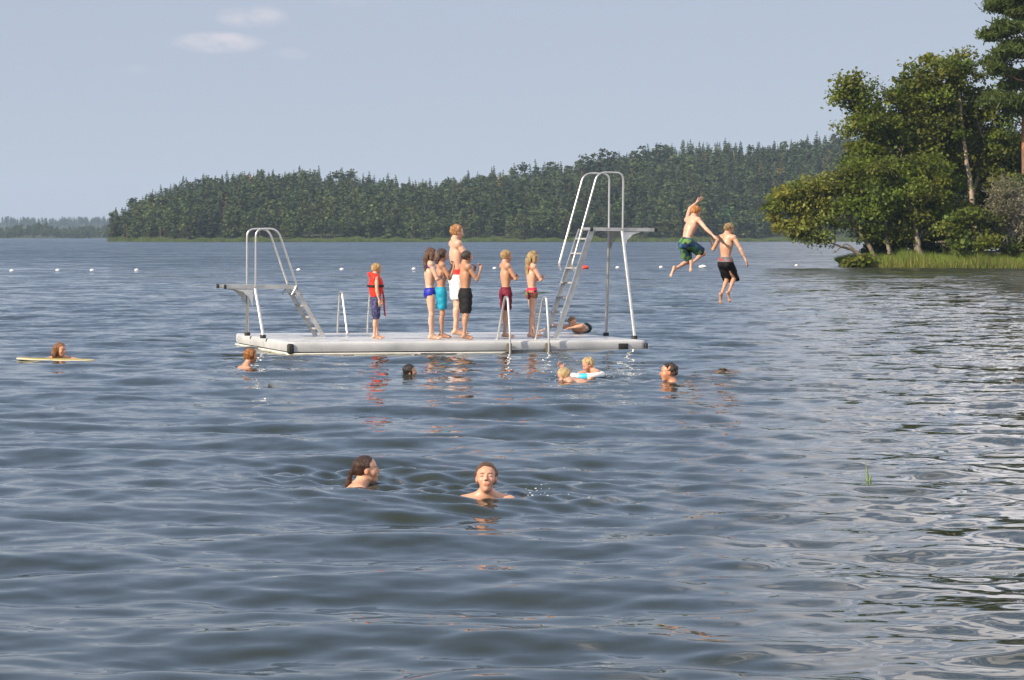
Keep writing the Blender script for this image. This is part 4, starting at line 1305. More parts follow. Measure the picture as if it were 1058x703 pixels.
        lo, hi_ = bounds(allg, .03)
        F = Field(lo, hi_, h)
        for q in tor: F.add(q)
        for A, k in limbs: F.group(A, k)
        F.group(hg, .02)
        for q in hs: F.add(q, 'sub')
        for q in he: F.add(q)
        v, f = F.mesh()
        s.skin = s.skin * np.array([.84, .75, .70]); col = np.tile(s.skin, (len(v), 1))
        # warm knees, elbows, ears; lips, brows, eyes
        loc = (v - s.hc) @ s.Rh / s.hh
        def dab(c, r, colr, soft=.35, amt=1.0):
            nonlocal col
            q = np.linalg.norm((loc - np.array(c)) / np.array(r), axis=1)
            w_ = (np.clip((1 + soft - q) / (2 * soft), 0, 1) * amt)[:, None]
            col = col * (1 - w_) + np.array(colr) * w_
        face = loc[:, 0] > .15
        dab((.36, 0, -.272), (.09, .082, .042), s.skin * np.array([.86, .48, .47]), .35, .8); dab((.36, 0, -.268), (.08, .07, .010), s.skin * np.array([.40, .2, .2]), .5, .8)
        for y in (.13, -.13):
            dab((.34, y, .075), (.10, .095, .022), getattr(s, 'brow', np.array([.12, .07, .04])), .4, .8)
            if getattr(s, 'eyes_shut', False):
                dab((.36, y, -.012), (.10, .078, .016), np.array([.07, .035, .025]), .4, .95)
            else:
                dab((.36, y, .005), (.09, .062, .026), np.array([.55, .50, .46]), .25, .9)
                dab((.36, y, .005), (.09, .027, .028), np.array([.03, .025, .022]), .25, 1)
                dab((.35, y, .034), (.09, .07, .010), np.array([.05, .03, .025]), .4, .8)
            dab((.30, y * 1.15, -.12), (.13, .10, .10), s.skin * np.array([1.0, .78, .74]), .5, .5)
        dab((.44, 0, -.13), (.06, .07, .06), s.skin * np.array([1.0, .78, .74]), .5, .5)
        for y in (.32, -.32): dab((-.03, y, -.03), (.09, .06, .12), s.skin * np.array([1.0, .74, .68]), .4, .6)
        for fn in s.paint: col = fn(v, col)
        s.mesh_v = v
        return v, f, col
    def hand_gs(s, n):
        S_ = s.H / 1.75; J = s.J; sd_ = 1 if n == 'L' else -1
        wr, hd, pn, cu = J['wr' + n], s.__dict__['hd' + n], s.__dict__['pn' + n], s.__dict__['cu' + n]
        ac = -nrm(np.cross(hd, pn)) * sd_          # towards the thumb side for the palm-in resting hand
        ac = -ac if getattr(s, 'flip' + n, False) else ac
        L = .092 * S_; out = []
        R = np.stack([hd, ac, pn], 1)
        out.append(Ell(wr + hd * L * .5, np.array([L * .58, .040 * S_, .0165 * S_]), R, .012))
        out.append(Cap(wr, wr + hd * L * .3, .021 * S_, .02 * S_, k=.012))
        for q, ln in enumerate((.070, .078, .073, .058)):
            b = wr + hd * L * .92 + ac * (.029 - q * .0193) * S_
            ln *= S_; r = .0085 * S_
            ang = 0
            for j, fr in enumerate((.46, .32, .24)):
                ang += math.radians(cu) * (.7 if j == 0 else .9)
                d = nrm(hd * math.cos(ang) + pn * math.sin(ang) + ac * (.05 * (1.5 - q)))
                e = b + d * ln * fr
                out.append(Cap(b, e, max(r, .0066), max(r * .9, .0062), k=.004)); b = e
        b = wr + hd * L * .28 + ac * .030 * S_
        d1 = nrm(hd * .62 + ac * .7 + pn * .25); e = b + d1 * .038 * S_
        d2 = nrm(hd * .85 + ac * .35 + pn * .35); e2 = e + d2 * .034 * S_
        out += [Cap(wr + hd * L * .25 + ac * .01 * S_, b, .016 * S_, .0135 * S_, k=.012), Cap(b, e, .0115 * S_, .0095 * S_, k=.006), Cap(e, e2, .0095 * S_, .0085 * S_, k=.005)]
        return out
    # ---- hair and clothes (each its own mesh)
    def hair(s, col, style='short', strands=(), h=.007, vol=.035, seed=1, hairline=.20, wet=False):
        hh, R, c = s.hh, s.Rh, s.hc
        W = lambda x, y, z: c + R @ (np.array([x, y, z]) * hh)
        cap = Ell(W(-.07, 0, .125), np.array([.43, .335, .385]) * hh + vol * .72 * hh, R, .01)
        gs = [cap]
        cols = []
        for st in strands: gs += st
        lo, hi = bounds(gs, .03)
        F = Field(lo, hi, h)
        sl, P = F.sub(F.lo, F.lo + (F.n - 1) * h, 0)
        q = ((P - c) @ R) / hh
        d = cap(P)
        rng = np.random.default_rng(seed); ph = rng.uniform(0, 6.28, 9)
        amp = (.030 if not wet else .012) * hh
        d = d + amp * (np.sin(q[..., 0] * 19 + ph[0] + 3 * np.sin(q[..., 2] * 4)) * np.sin(q[..., 1] * 23 + ph[1] + 2 * q[..., 2]) + .6 * np.sin(q[..., 2] * 17 + ph[2] + q[..., 0] * 9)) 
        # hairline: bare face in front, ears and nape free
        front = q[..., 0] - (.13 + 1.25 * np.maximum(q[..., 2] - hairline, 0) + .02 * np.sin(q[..., 1] * 26 + ph[3]))
        d = smax(d, front * hh * .75, .02 * hh)
        nape = {'short': -.20, 'crop': -.14, 'long': -.40, 'bowl': -.24}.get(style, -.2)
        d = smax(d, -(q[..., 2] - (nape + .28 * np.clip(q[..., 0] + .22, 0, .5))) * hh, .02 * hh)
        if style in ('short', 'crop'):
            for sd_ in (1, -1):
                e = Ell(W(.02, .34 * sd_, -.06), np.array([.14, .12, .17]) * hh, R)
                d = smax(d, -e(P), .02 * hh)
        for st in strands:
            t = None
            for g in st:
                x = g(P); t = x if t is None else smin(t, x, g.k)
            d = smin(d, t + .004 * np.sin(P[..., 0] * 160 + P[..., 2] * 30 + ph[4]) + .003 * np.sin(P[..., 1] * 190 + ph[5]), .02)
        F.v[sl] = d
        v, f = F.mesh()
        n_ = np.sin(v[:, 0] * 210 + v[:, 2] * 12 + ph[6]) * np.sin(v[:, 1] * 190 + v[:, 2] * 17 + ph[7])
        C = np.array(col)[None] * .72 * (1 + .28 * n_[:, None])
        return v, f, np.clip(C, 0.004, 1)
    def shorts(s, length=.55, off=.014, flare=.012, rise=.10, h=.008, hem=True):
        """length: how far down the thigh; rise: waistband above the hip joint (fraction of H/1.75)"""
        S_, J, Rp = s.s, s.J, s.Rp; BUT = -.052 if s.female else -.038
        tor = [Ell(J['pel'] + Rp @ np.array([-.005, 0, .01]) * S_, np.array([.105, .158 if not s.female else .162, .125]) * S_ + off, Rp, .04),
               Ell(J['wai'], np.array([.092, .130 if not s.female else .120, .16]) * S_ + off * .8, s.Rc, .05),
               Ell(J['pel'] + Rp @ np.array([BUT, .065, -.045]) * S_, np.array([.07, .08, .085]) * S_ + off, Rp, .04),
               Ell(J['pel'] + Rp @ np.array([BUT, -.065, -.045]) * S_, np.array([.07, .08, .085]) * S_ + off, Rp, .04)]
        legs = []
        for n in 'LR':
            hi, kn, an = J['hi' + n], J['kn' + n], J['an' + n]
            tl = min(length, 1.0); e = hi + (kn - hi) * tl
            r1 = (.083 + (.053 - .083) * tl) * S_ + off + flare
            L = [Cap(hi, e + (kn - hi) * .06, .083 * S_ + off, r1, k=.03), Cap(hi + (kn - hi) * .15, hi + (kn - hi) * min(.65, tl), .082 * S_ + off, .066 * S_ + off + flare * .6, k=.03)]
            if length > 1:
                e2 = kn + (an - kn) * (length - 1); L.append(Cap(kn, e2, .053 * S_ + off + flare, .05 * S_ + off + flare, k=.03)); legs.append((L, e2, nrm(an - kn)))
            else: legs.append((L, e, nrm(kn - hi)))
        lo, hi_ = bounds(tor + [q for L, _, _ in legs for q in L], .03)
        F = Field(lo, hi_, h); sl, P = F.sub(F.lo, F.lo + (F.n - 1) * h, 0)
        d = None
        for g in tor: d = g(P) if d is None else smin(d, g(P), g.k)
        # the trunk part stops at the crotch
        zc = (P @ Rp[:, 2])
        d = smax(d, -(zc + .10 * S_ + .03), .02) if length < .9 else d
        for L, e, dr in legs:
            t = None
            for g in L: t = g(P) if t is None else smin(t, g(P), g.k)
            t = smax(t, (P - e) @ dr + .006 * np.sin(P[..., 0] * 40 + P[..., 1] * 55), .008)
            d = smin(d, t, .02)
        d = d + .0055 * np.sin(P[..., 2] * 55 + P[..., 0] * 30 + P[..., 1] * 41) * np.sin(P[..., 1] * 37 - P[..., 0] * 21)
        d = smax(d, zc - rise * S_ * 1.0, .006)
        F.v[sl] = d
        return F.mesh()
    def torso_garment(s, zlo, zhi, off=.007, h=.007, extra=(), holes=(), k=.03):
        """a band of cloth round the trunk between two heights along the spine (fractions of the trunk length from the waist joint)"""
        S_, J, Rc = s.s, s.J, s.Rc; fem = s.female
        tor = [Ell(J['wai'], np.array([.092, .130 if not fem else .120, .16]) * S_ + off, Rc, .05), Ell(J['wai'] + Rc @ np.array([0, 0, s.tors * .2]), np.array([.10, .138, .15]) * S_ + off, Rc, .05),
               Ell(J['che'] + Rc @ np.array([-.004, 0, -.01]) * S_, np.array([.112, .160 if not fem else .148, .165]) * S_ + off, Rc, .05),
               Cap(J['shL'] + Rc @ np.array([-.01, -.05, -.015]) * S_, J['shR'] + Rc @ np.array([-.01, .05, -.015]) * S_, .060 * S_ + off, k=.05)]
        if fem and s.kid < .3: tor += [Ell(J['che'] + Rc @ np.array([.075, q * .07, .0]) * S_, np.array([.07, .065, .065]) * S_ + off, Rc, .03) for q in (1, -1)]
        lo, hi = bounds(tor + list(extra), .03)
        F = Field(lo, hi, h); sl, P = F.sub(F.lo, F.lo + (F.n - 1) * h, 0)
        d = None
        for g in tor: d = g(P) if d is None else smin(d, g(P), g.k)
        z = ((P - J['wai']) @ Rc[:, 2]) / s.tors
        d = smax(d, (zlo - z) * s.tors, .006); d = smax(d, (z - zhi) * s.tors, .006)
        for g in extra: d = smin(d, g(P), g.k)
        for g in holes: d = smax(d, -g(P), .01)
        F.v[sl] = d
        return F.mesh()

def loft_strip(pts, w, t, up=(0, 0, 1)):
    m = MB()
    for a, b in zip(pts[:-1], pts[1:]): m.beam(a, b, w, t, up)
    return m

def put_person(p, anchor, label, group=None, extras=(), h=.009, hands=True, sole='feet', hang=None):
    """anchor: world point under the feet ('feet': soles touch it) or of the hip joint ('pelvis'). extras: list of (name, (v,f[,col]), material)"""
    v, f, col = p.body(h, hands)
    if sole == 'feet':
        J = p.J; mid = (J['anL'] + J['anR']) / 2
        off = np.array([mid[0], mid[1], v[:, 2].min()])
    elif sole == 'low': off = np.array([0, 0, v[:, 2].min()])
    else: off = np.asarray(hang if hang is not None else (0, 0, 0), float)
    o = link('person', np_mesh('person', v - off, f, SKIN, col=col), None, tuple(anchor))
    tag(o, label, 'person', group)
    for (nm, vf, mt) in extras:
        me = np_mesh(nm, vf[0] - off, vf[1], mt, col=vf[2] if len(vf) > 2 else None)
        link(nm, me, o)
    p.off = off; p.obj = o
    return o
# ------------------------------------------------------------------ the people
def chain(pts, r0, r1, k=.02):
    n = len(pts) - 1
    return [Cap(pts[i], pts[i + 1], r0 + (r1 - r0) * i / n, r0 + (r1 - r0) * (i + 1) / n, k=k) for i in range(n)]
FOLD_L = ((.42, .10, -.90), (.45, -.95, .22), (.1, -1, .15), (-1, 0, -.2), 30)
FOLD_R = ((.48, .12, -.86), (.35, -.95, .12), (.05, -1, .1), (-1, 0, -.2), 30)
RAFT_G = 'people standing on the raft'
BLOND, RED, BROWN, DARK, SAND = (.48, .31, .13), (.42, .17, .045), (.115, .058, .032), (.030, .022, .018), (.40, .25, .11)
def deck(px, py): return deck_hit(px, py)
def height_of(px, top, foot): 
    a = deck(px, foot); return (at_y(px, top, a[1])[2] - a[2])

# child in the red life vest
p = Person(1.20, .85); p.skin = np.array([.66, .44, .32]); p.brow = np.array([.35, .2, .1])
p.pose(yaw=14, head=(8, 8, 0), legL=(5, 2, 4, 0), legR=(-3, 2, 2, 0), armL=((.25, .25, -1), (.45, .05, -.9), None, None, 30), armR=((-.02, .22, -1), (.22, .02, -1), None, None, 25))
S_, J = p.s, p.J
R_ = p.Rc
W_ = lambda x, y, z: J['nec'] + R_ @ (np.array([x, y, z]) * S_)
collar = chain([W_(.07, .10, -.05), W_(-.02, .15, .0), W_(-.10, .09, .04), W_(-.13, 0, .05), W_(-.10, -.09, .04), W_(-.02, -.15, .0), W_(.07, -.10, -.05)], .05 * S_, .05 * S_, .03)
front = [Ell(J['che'] + R_ @ np.array([.11, q * .07, -.05]) * S_, np.array([.07, .085, .2]) * S_, R_, .03) for q in (1, -1)]
holes = [Cap(J['sh' + n] + (J['el' + n] - J['sh' + n]) * .12 + R_ @ np.array([0, (1 if n == 'L' else -1) * .03, 0]), J['el' + n], .055 * S_, .07 * S_) for n in 'LR']
vest = p.torso_garment(-.22, .84, .035, extra=collar + front, holes=holes)
belt = p.torso_garment(.20, .30, .058, holes=[Cap(J['elL'], J['wrL'], .06 * S_), Cap(J['elR'], J['wrR'], .05 * S_)])
put_person(p, deck(388, 350.6), 'small fair child in a red life vest standing alone on the raft', RAFT_G, [
    ('hair', p.hair(BLOND, 'short', seed=2, vol=.05), HAIR), ('life_vest', vest, cloth('vest_red', (.72, .035, .02), .6)), ('belt', belt, cloth('belt_black', (.02, .02, .022))),
    ('shorts', p.shorts(1.0, .014, .012, rise=.12), cloth('shorts_navy', (.035, .035, .09), .8, [(.05, .05, .14), (.10, .09, .18), (.03, .03, .07)], 45))])
b0 = p.J['che'] + R_ @ np.array([.17, -.03, -.16]) * S_ - p.off
m_ = MB(); pts_ = [Vector(b0), Vector(b0) + Vector((.025, -.01, -.14)), Vector(b0) + Vector((.03, -.012, -.30)), Vector(b0) + Vector((.045, -.01, -.42))]
for a_, b_ in zip(pts_[:-1], pts_[1:]): m_.beam(a_, b_, .008, .026, up=(1, 0, .1))
m_.build('strap', cloth('strap_red', (.45, .02, .03)), p.obj)

# girl in the blue two-piece
p = Person(height_of(443, 256.5, 351), .45, female=True); p.skin = np.array([.69, .47, .355])
p.pose(yaw=10, hip=-3, spine=6, head=(2, 4, 0), legL=(3, 1.5, 4, 0), legR=(-2, 1.5, 3, 0), armL=FOLD_L, armR=((.40, .14, -.9), (.50, -.85, .10), None, (-1, 0, -.2), 30))
H_ = lambda x, y, z: p.hc + p.Rh @ (np.array([x, y, z]) * p.hh)
st = [chain([H_(-.30, .10 * i, .05), H_(-.43, .12 * i, -.35), H_(-.42, .13 * i, -.8), H_(-.36, .12 * i, -1.28 - .12 * (i % 2))], .044, .018) for i in (-1.6, -.8, 0, .8, 1.6)] + [chain([H_(-.05, q * .33, .05), H_(-.08, q * .36, -.35), H_(-.12, q * .33, -.75)], .04, .018) for q in (1, -1)]
BLUE = cloth('swim_blue', (.015, .022, .30), .5)
put_person(p, deck(446, 351), 'girl with long brown hair in a blue two piece swimsuit', RAFT_G, [
    ('hair', p.hair(BROWN, 'long', st, seed=3), HAIR), ('swim_top', p.torso_garment(.46, .80, .007), BLUE), ('swim_bottom', p.shorts(.10, .007, .002, rise=.10), BLUE)])

# child in turquoise shorts behind her
p = Person(height_of(457, 258, 350.3), .5); p.skin = np.array([.50, .29, .19])
p.pose(yaw=14, head=(6, 6, 0), legL=(6, 2, 8, 0), legR=(0, 2, 4, 0), armL=((.5, .1, -.85), (.45, -.35, .82), (.1, -.3, .9), (-.8, -.3, .2), 35), armR=((.45, .1, -.9), (.42, -.32, .85), (.0, -.25, .9), (-.8, .1, .2), 35))
H_ = lambda x, y, z: p.hc + p.Rh @ (np.array([x, y, z]) * p.hh)
st = [chain([H_(-.3, .1 * i, .0), H_(-.40, .12 * i, -.35), H_(-.38, .12 * i, -.62)], .045, .02) for i in (-1.5, 0, 1.5)]
put_person(p, deck(456, 349.6), 'dark haired child in turquoise shorts holding a hand to the face', RAFT_G, [
    ('hair', p.hair((.075, .04, .026), 'long', st, seed=4), HAIR), ('shorts', p.shorts(.78, .013, .010, rise=.11), cloth('shorts_turquoise', (.01, .27, .40), .6))])

# man with folded arms
p = Person(height_of(471, 232.5, 347.3), 0.0, girth=.98); p.skin = np.array([.69, .45, .335]); p.brow = np.array([.3, .16, .08])
p.pose(yaw=16, spine=-2, head=(0, 4, 0), legL=(3, 3, 3, 0), legR=(-3, 3, 3, 0), armL=FOLD_L, armR=FOLD_R)
band = p.shorts(.02, .022, .002, rise=.135)
v_, f_ = band; zc_ = v_ @ p.Rp[:, 2]
put_person(p, deck(471, 347.2), 'tall bare chested man with folded arms in white shorts with a red waistband', RAFT_G, [
    ('hair', p.hair((.44, .22, .085), 'short', seed=5, vol=.06, hairline=.26), HAIR), ('shorts', p.shorts(.80, .018, .022, rise=.10), cloth('shorts_white', (.66, .65, .63), .7)),
    ('waistband', (lambda q: (q[0], q[1][(q[0][q[1]].mean(1) @ p.Rp[:, 2]) > .055 * p.s]))(band), cloth('band_red', (.60, .02, .025), .6))])

# boy in black shorts, hand at his mouth
p = Person(height_of(483, 260.5, 351.3), .4, girth=1.02); p.skin = np.array([.50, .29, .185])
p.pose(yaw=24, head=(0, 8, 0), legL=(4, 2.5, 5, 0), legR=(-4, 2.5, 4, 0), armL=((.5, .1, -.85), (.4, -.5, .75), (.0, -.4, .9), (-.8, -.3, .2), 50), armR=((.5, .16, -.82), (.48, -.30, .82), (.0, -.2, .9), (-.7, .1, .2), 60))
put_person(p, deck(479.5, 351.2), 'dark haired boy in knee length black shorts touching his mouth', RAFT_G, [
    ('hair', p.hair((.055, .034, .024), 'bowl', seed=6, vol=.05, wet=True), HAIR), ('shorts', p.shorts(.88, .017, .016, rise=.12), cloth('shorts_black', (.012, .012, .014), .8))])

# boy in maroon shorts
p = Person(height_of(521, 259.5, 349.4), .45); p.skin = np.array([.58, .35, .23]); p.brow = np.array([.35, .2, .1])
p.pose(yaw=18, head=(0, 2, 0), legL=(3, 2, 4, 0), legR=(-3, 2, 3, 0), armL=FOLD_L, armR=FOLD_R)
put_person(p, deck(521.5, 349.3), 'fair haired boy with folded arms in maroon shorts', RAFT_G, [
    ('hair', p.hair((.44, .28, .12), 'short', seed=7, vol=.055), HAIR), ('shorts', p.shorts(.80, .016, .014, rise=.12), cloth('shorts_maroon', (.14, .012, .03), .75, [(.18, .018, .04), (.11, .01, .022)], 30))])

# girl with long fair hair
p = Person(height_of(549, 260.5, 350), .45, female=True); p.skin = np.array([.69, .45, .335])
p.pose(yaw=14, hip=-2, spine=4, head=(4, 4, 0), legL=(4, 1.5, 4, 0), legR=(-5, 1.5, 4, 0), armL=FOLD_L, armR=FOLD_R)
H_ = lambda x, y, z: p.hc + p.Rh @ (np.array([x, y, z]) * p.hh)
st = [chain([H_(-.30, .10 * i, .05), H_(-.44, .12 * i, -.35), H_(-.44, .13 * i, -.8), H_(-.40, .12 * i, -1.25 - .14 * (i % 2))], .042, .015) for i in (-1.6, -.8, 0, .8, 1.6)] + [chain([H_(-.02, q * .33, .05), H_(-.05, q * .36, -.35), H_(-.10, q * .33, -.7)], .036, .016) for q in (1, -1)]
bb = p.shorts(.02, .013, .002, rise=.12)
put_person(p, deck(549.5, 349.6), 'girl with long fair hair in a pink bikini top and patterned shorts', RAFT_G, [
    ('hair', p.hair((.42, .29, .13), 'long', st, seed=8), HAIR), ('swim_top', p.torso_garment(.50, .72, .007), cloth('swim_pink', (.72, .06, .12), .55)),
    ('shorts', p.shorts(.22, .010, .003, rise=.08), cloth('shorts_flowers', (.40, .02, .05), .6, [(.06, .10, .03), (.02, .02, .02), (.50, .12, .10), (.16, .24, .06), (.45, .03, .07)], 38)),
    ('waistband', (lambda q: (q[0], q[1][(q[0][q[1]].mean(1) @ p.Rp[:, 2]) > .06 * p.s]))(bb), cloth('band_pink', (.65, .03, .07), .6))])

# boy lying on the raft behind the ladder
p = Person(1.38, .4); p.skin = np.array([.66, .40, .27])
p.pose(yaw=268, hip=90, spine=-8, lean=28, head=(25, 10, 20), legL=(0, 4, 2, 75), legR=(0, 4, 2, 75), armL=((.05, .40, .95), (.20, -.85, .5), None, (1, 0, 0), 30), armR=((-.15, .85, .45), (.35, .85, .25), (.3, .9, .2), (1, 0, 0), 30))
put_person(p, deck(603, 345.4) + np.array([0, .40, .0]), 'boy in dark teal shorts lying on the raft behind the tower ladder', None, [
    ('hair', p.hair((.30, .17, .08), 'short', seed=9), HAIR), ('shorts', p.shorts(.7, .014, .012, rise=.12), cloth('shorts_teal', (.012, .02, .03), .7, [(.01, .16, .20), (.02, .22, .24), (.01, .015, .02)], 16))], sole='low')

# the two jumping boys
JY = 37.6
p = Person(1.29, .55); p.skin = np.array([.66, .43, .32]); p.brow = np.array([.35, .15, .06])
p.pose(yaw=38, hip=14, spine=12, lean=0, head=(-4, 22, 0), legL=(38, 5, 92, 40), legR=(74, 8, 120, 35), armL=((.12, .30, 1), (.50, -.12, 1), (.5, -.1, 1), (0, -1, 0), 20), armR=((.34, .78, -.58), (.52, .76, -.48), (.5, .7, -.4), (0, -1, 0), 25), shrug=.0)
put_person(p, at_y(709, 251.5, JY), 'red haired boy in green and blue shorts jumping with one arm raised', None, [
    ('hair', p.hair((.50, .19, .04), 'short', seed=10, vol=.065), HAIR),
    ('shorts', p.shorts(.86, .018, .022, rise=.12), cloth('shorts_green_blue', (.03, .12, .05), .7, [(.01, .04, .12), (.10, .20, .05), (.008, .015, .04), (.04, .12, .18), (.02, .06, .03)], 15))], sole='hang')
p = Person(1.27, .5); p.skin = np.array([.60, .37, .25])
p.pose(yaw=54, hip=4, spine=4, head=(-38, 18, 0), legL=(30, -2, 64, 35), legR=(40, -1, 74, 30), armL=((.15, .52, -.84), (.40, .45, .55), (.4, .3, .7), (0, -1, 0), 30), armR=((.1, .55, -.82), (.25, .42, -.85), None, (0, -1, 0), 18))
put_person(p, at_y(749.5, 271, JY), 'boy in black shorts jumping feet first with his arms out', None, [
    ('hair', p.hair((.30, .19, .09), 'short', seed=11, vol=.05), HAIR),
    ('shorts', p.shorts(1.02, .014, .022, rise=.06), cloth('shorts_black_swim', (.010, .010, .012), .7)),
    ('waistband', (lambda q: (q[0], q[1][(q[0][q[1]].mean(1) @ p.Rp[:, 2]) > .0]))(p.shorts(.02, .020, .002, rise=.125)), cloth('band_grey', (.16, .15, .15), .7, [(.22, .20, .20), (.30, .05, .05), (.12, .12, .13)], 25))], sole='hang')

# ------------------------------------------------------------------ the swimmers
def swimmer(p, key, hx, hy, label, extras, h=.008):
    d = SWIM_P[key]
    a = at_y(hx, hy, d[1])
    put_person(p, a, label, None, extras, h=h, sole='hang', hang=p.hc)
    return a

p = Person(1.45, .4, female=True, legs=False); p.neck = .02; p.skin = np.array([.60, .34, .23])
p.pose(yaw=-82, hip=20, spine=12, head=(48, 4, 0), armL=((.62, .60, .35), (.95, -.15, .40), (.9, .2, -.35), (-.3, 0, -1), 22), armR=((.62, .65, .35), (.85, .30, .42), (.9, .1, -.35), (-.3, 0, -1), 22))
H_ = lambda x, y, z: p.hc + p.Rh @ (np.array([x, y, z]) * p.hh)
st = [chain([H_(-.2, .3 * q, .1), H_(-.24, .34 * q, -.3), H_(-.26, .32 * q, -.6)], .05, .03) for q in (1, -1)] + [chain([H_(-.35, 0, .1), H_(-.42, 0, -.3), H_(-.38, 0, -.6)], .055, .03)]
a = swimmer(p, 'kickboard', 62.5, 361.5, 'girl with wet brown hair leaning on a yellow floating board', [('hair', p.hair((.26, .12, .05), 'long', st, seed=12, wet=True), HAIR), ('swim_top', p.torso_garment(.42, .75, .007), bpy.data.materials['swim_pink'])])
KB = p
def kickboard():
    wr = (KB.J['wrL'] + KB.J['wrR']) / 2 - KB.off + np.array(KB.obj.location)
    c = at_y(57.5, 371.5, wr[1] - .02)
    n = 30; out = []
    for i in range(n):
        t = 2 * math.pi * i / n
        x = .56 * math.copysign(abs(math.cos(t)) ** .7, math.cos(t)); y = .17 * math.copysign(abs(math.sin(t)) ** .75, math.sin(t)) * (1 - .25 * max(0, x / .56))
        out.append((x, y))
    rows = []
    for (q, z) in ((.93, -.022), (1.0, -.014), (1.0, .004), (.96, .014)):
        rows.append([(x * q, y * q, z + .012 * (x / .56) ** 2) for x, y in out])
    bm = MB(); R = [[bm.bm.verts.new(Vector(p_)) for p_ in r] for r in rows]
    for A, B in zip(R[:-1], R[1:]):
        for k in range(n): bm.bm.faces.new((A[k], A[(k + 1) % n], B[(k + 1) % n], B[k]))
    bm.bm.faces.new(R[-1]); bm.bm.faces.new(list(reversed(R[0])))
    o = bm.build('swim_board', simple('board_yellow', (.36, .29, .06), .5, var=.1))
    o.location = (c[0], c[1], .018); o.rotation_euler = (math.radians(-1), math.radians(1.6), math.radians(3))
    e = MB(); e.tube([(x * 1.004, y * 1.004, -.004 + .012 * (x / .56) ** 2) for x, y in out] + [(out[0][0] * 1.004, out[0][1] * 1.004, -.004 + .012)], .012, 8, False)
    e.build('rim', simple('board_rim', (.60, .55, .40), .5), o)
    tag(o, 'long yellow swim board floating under the hands of the swimming girl', 'swim board')
kickboard()

p = Person(1.45, .35, legs=False); p.neck = .07; p.skin = np.array([.58, .33, .22])
p.pose(yaw=28, hip=30, spine=5, head=(-8, 4, 0), armL=((.8, .3, -.3), (.8, .1, -.4)), armR=((.8, .3, -.3), (.8, .1, -.4)))
swimmer(p, 'redhair', 259.5, 368.3, 'short haired redhead swimming beside the left corner of the raft', [('hair', p.hair((.36, .145, .035), 'bowl', seed=13, vol=.07), HAIR)])

p = Person(1.35, .5, legs=False); p.skin = np.array([.56, .33, .22])
p.pose(yaw=2, hip=60, spine=10, head=(0, -6, 0), armL=((.9, .3, -.4), (.8, .1, -.3)), armR=((.9, .3, -.4), (.8, .1, -.3)))
swimmer(p, 'lowboy', 424, 384.3, 'dark wet head of a swimmer with the chin in the water before the raft', [('hair', p.hair((.022, .016, .014), 'bowl', seed=14, vol=.035, wet=True), HAIR)])

p = Person(1.25, .7, legs=False); p.skin = np.array([.64, .38, .27])
p.pose(yaw=172, hip=65, spine=10, head=(10, 30, 0), armL=((.8, .5, .0), (.8, .2, -.2)), armR=((.8, .5, .0), (.8, .2, -.2)))
swimmer(p, 'blond', 582.5, 388.5, 'pale blond child swimming face down in front of the child with the swim ring', [('hair', p.hair((.60, .44, .21), 'bowl', seed=15, vol=.05, wet=True), HAIR)])

p = Person(1.22, .8, legs=False); p.skin = np.array([.66, .38, .27])
p.pose(yaw=205, hip=25, spine=10, head=(-4, 22, 0), armL=((.75, .50, .1), (.85, -.2, -.05), None, (0, 0, -1), 25), armR=((.85, .25, .30), (.35, .0, .95), (.1, .1, 1), (0, -1, 0), 15), shrug=.02)
a = swimmer(p, 'ring', 607.5, 377.2, 'pale blond child in a swim ring holding up one hand', [('hair', p.hair((.62, .45, .22), 'short', seed=16, vol=.045), HAIR)])
def swim_ring():
    c = at_y(606.5, 385.5, SWIM_P['ring'][1] - .02)
    Rm, r, n, m = .195, .043, 48, 14
    v, f, mi = [], [], []
    for i in range(n):
        t = 2 * math.pi * i / n
        for k in range(m):
            q = 2 * math.pi * k / m; rr = r * (1 + .02 * math.sin(t * 16))
            v.append(((Rm + rr * math.cos(q)) * math.cos(t), (Rm + rr * math.cos(q)) * math.sin(t), rr * math.sin(q)))
    cyc = [0, 0, 0, 2, 0, 0, 0, 0, 2, 0, 0, 1]
    for i in range(n):
        for k in range(m):
            j, l = (i + 1) % n, (k + 1) % m
            f.append((i * m + k, j * m + k, j * m + l, i * m + l)); low = math.sin(2 * math.pi * (k + .5) / m) < -.3
            mi.append(1 if low and (i // 6) % 2 else cyc[(i // 4) % 12])
    mats = [simple('ring_white', (.78, .76, .70), .35, var=.04), simple('ring_blue', (.02, .20, .55), .35, var=.05), simple('ring_cyan', (.05, .50, .75), .35, var=.05)]
    o = link('swim_ring', np_mesh('swim_ring', np.array(v), np.array(f), mats, midx=mi), None, (c[0], c[1], .012)); o.rotation_euler = (math.radians(-2), math.radians(3), 2.6)
    tag(o, 'white and blue inflated swim ring round the blond child', 'swim ring')
swim_ring()

p = Person(1.80, 0, legs=False); p.neck = .05; p.skin = np.array([.60, .31, .19])
p.pose(yaw=184, hip=20, spine=5, head=(0, -2, 0), armL=((.7, .5, -.5), (.8, .1, -.2)), armR=((.7, .5, -.5), (.8, .1, -.2)))
swimmer(p, 'man', 690.5, 385.0, 'suntanned man with cropped dark hair swimming right of the two blond children', [('hair', p.hair((.040, .026, .02), 'crop', seed=17, vol=.025, hairline=.27), HAIR)], h=.007)

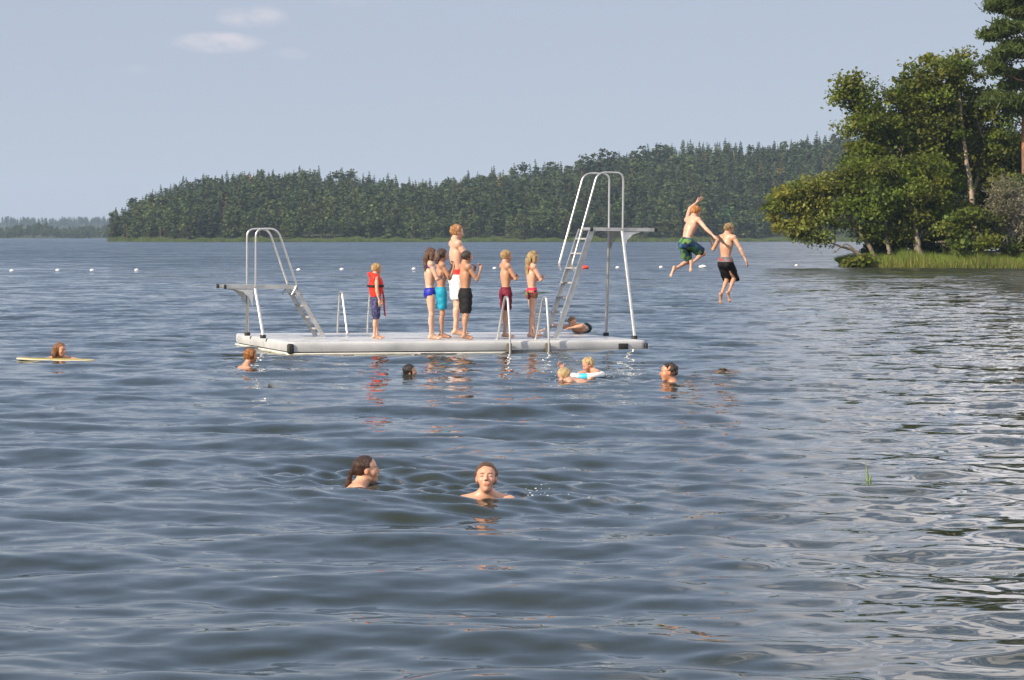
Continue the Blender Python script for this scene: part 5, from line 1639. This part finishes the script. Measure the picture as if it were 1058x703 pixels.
p = Person(1.68, 0, female=True, legs=False); p.neck = .03; p.hh *= .95; p.skin = np.array([.68, .42, .29]); p.brow = np.array([.10, .055, .03])
p.pose(yaw=4, hip=40, spine=5, head=(2, -10, 0), armL=((.8, .5, .02), (.8, .1, -.2)), armR=((.45, .85, -.05), (.5, .4, -.35)))
H_ = lambda x, y, z: p.hc + p.Rh @ (np.array([x, y, z]) * p.hh)
pl = []
pts_ = [H_(-.40, 0, .12), H_(-.55, 0, .0), H_(-.63, 0, -.15), H_(-.69, 0, -.29), H_(-.77, 0, -.41), H_(-.88, 0, -.50)]
pl.append(chain(pts_, .017, .008, k=.008))
for i in range(1, len(pts_)): pl.append([Ell(pts_[i], np.array([.016, .016, .020]) * (1.05 - .10 * i), None, .006)])
PLAIT_BLOCK = (p.hair((.050, .020, .011), 'crop', pl, seed=18, vol=.016, wet=True, h=.0045, hairline=.24), HAIR)
swimmer(p, 'plait', 379, 485.8, 'woman with a wet brown plait swimming in profile', [('hair', *PLAIT_BLOCK), ('swim_top', p.torso_garment(.25, .50, .006), BLUE)], h=.005)

p = Person(1.66, .1, female=True, legs=False); p.neck = .035; p.skin = np.array([.63, .38, .27]); p.eyes_shut = True; p.brow = np.array([.06, .03, .02])
p.pose(yaw=-90, hip=24, spine=0, head=(0, -20, 0), armL=((.15, .97, -.06), (.50, .80, .18), (.5, .8, .1), (0, 0, -1), 12), armR=((.15, .97, -.04), (.45, .84, .20), (.5, .8, .1), (0, 0, -1), 12), shrug=.0)
swimmer(p, 'front', 502.5, 494.5, 'woman with closed eyes and wet hair combed back, facing the shore', [('hair', p.hair((.15, .075, .034), 'short', seed=19, vol=.035, wet=True, h=.0045, hairline=.19), HAIR), ('swim_top', p.torso_garment(.25, .50, .006), bpy.data.materials['swim_pink'])], h=.0045)

def splash(c, n, sx, sy, sz, seed):
    rng = np.random.default_rng(seed); m = MB()
    for _ in range(n):
        q = np.array(c) + rng.normal(size=3) * np.array([sx, sy, 0]); q[2] = water_z(q[0], q[1]) + abs(rng.normal(0, sz))
        m.ball(q, rng.uniform(.002, .0065), (1.5, 1, .7), 6)
    return m
FOAM = simple('foam', (.75, .78, .80), .25, var=.05)
for k_, n_, dx_, seed_ in (('front', 26, .32, 1), ('ring', 30, .05, 2), ('blond', 36, -.02, 3)):
    c_ = SWIM_P[k_] + np.array([dx_, .12 if k_ == 'front' else -.12, 0])
    o = splash(c_, n_, .10 if k_ != 'ring' else .2, .10, .035, seed_).build('splash', FOAM)
    tag(o, 'small white splash of drops beside a swimmer', 'splash', kind='stuff')
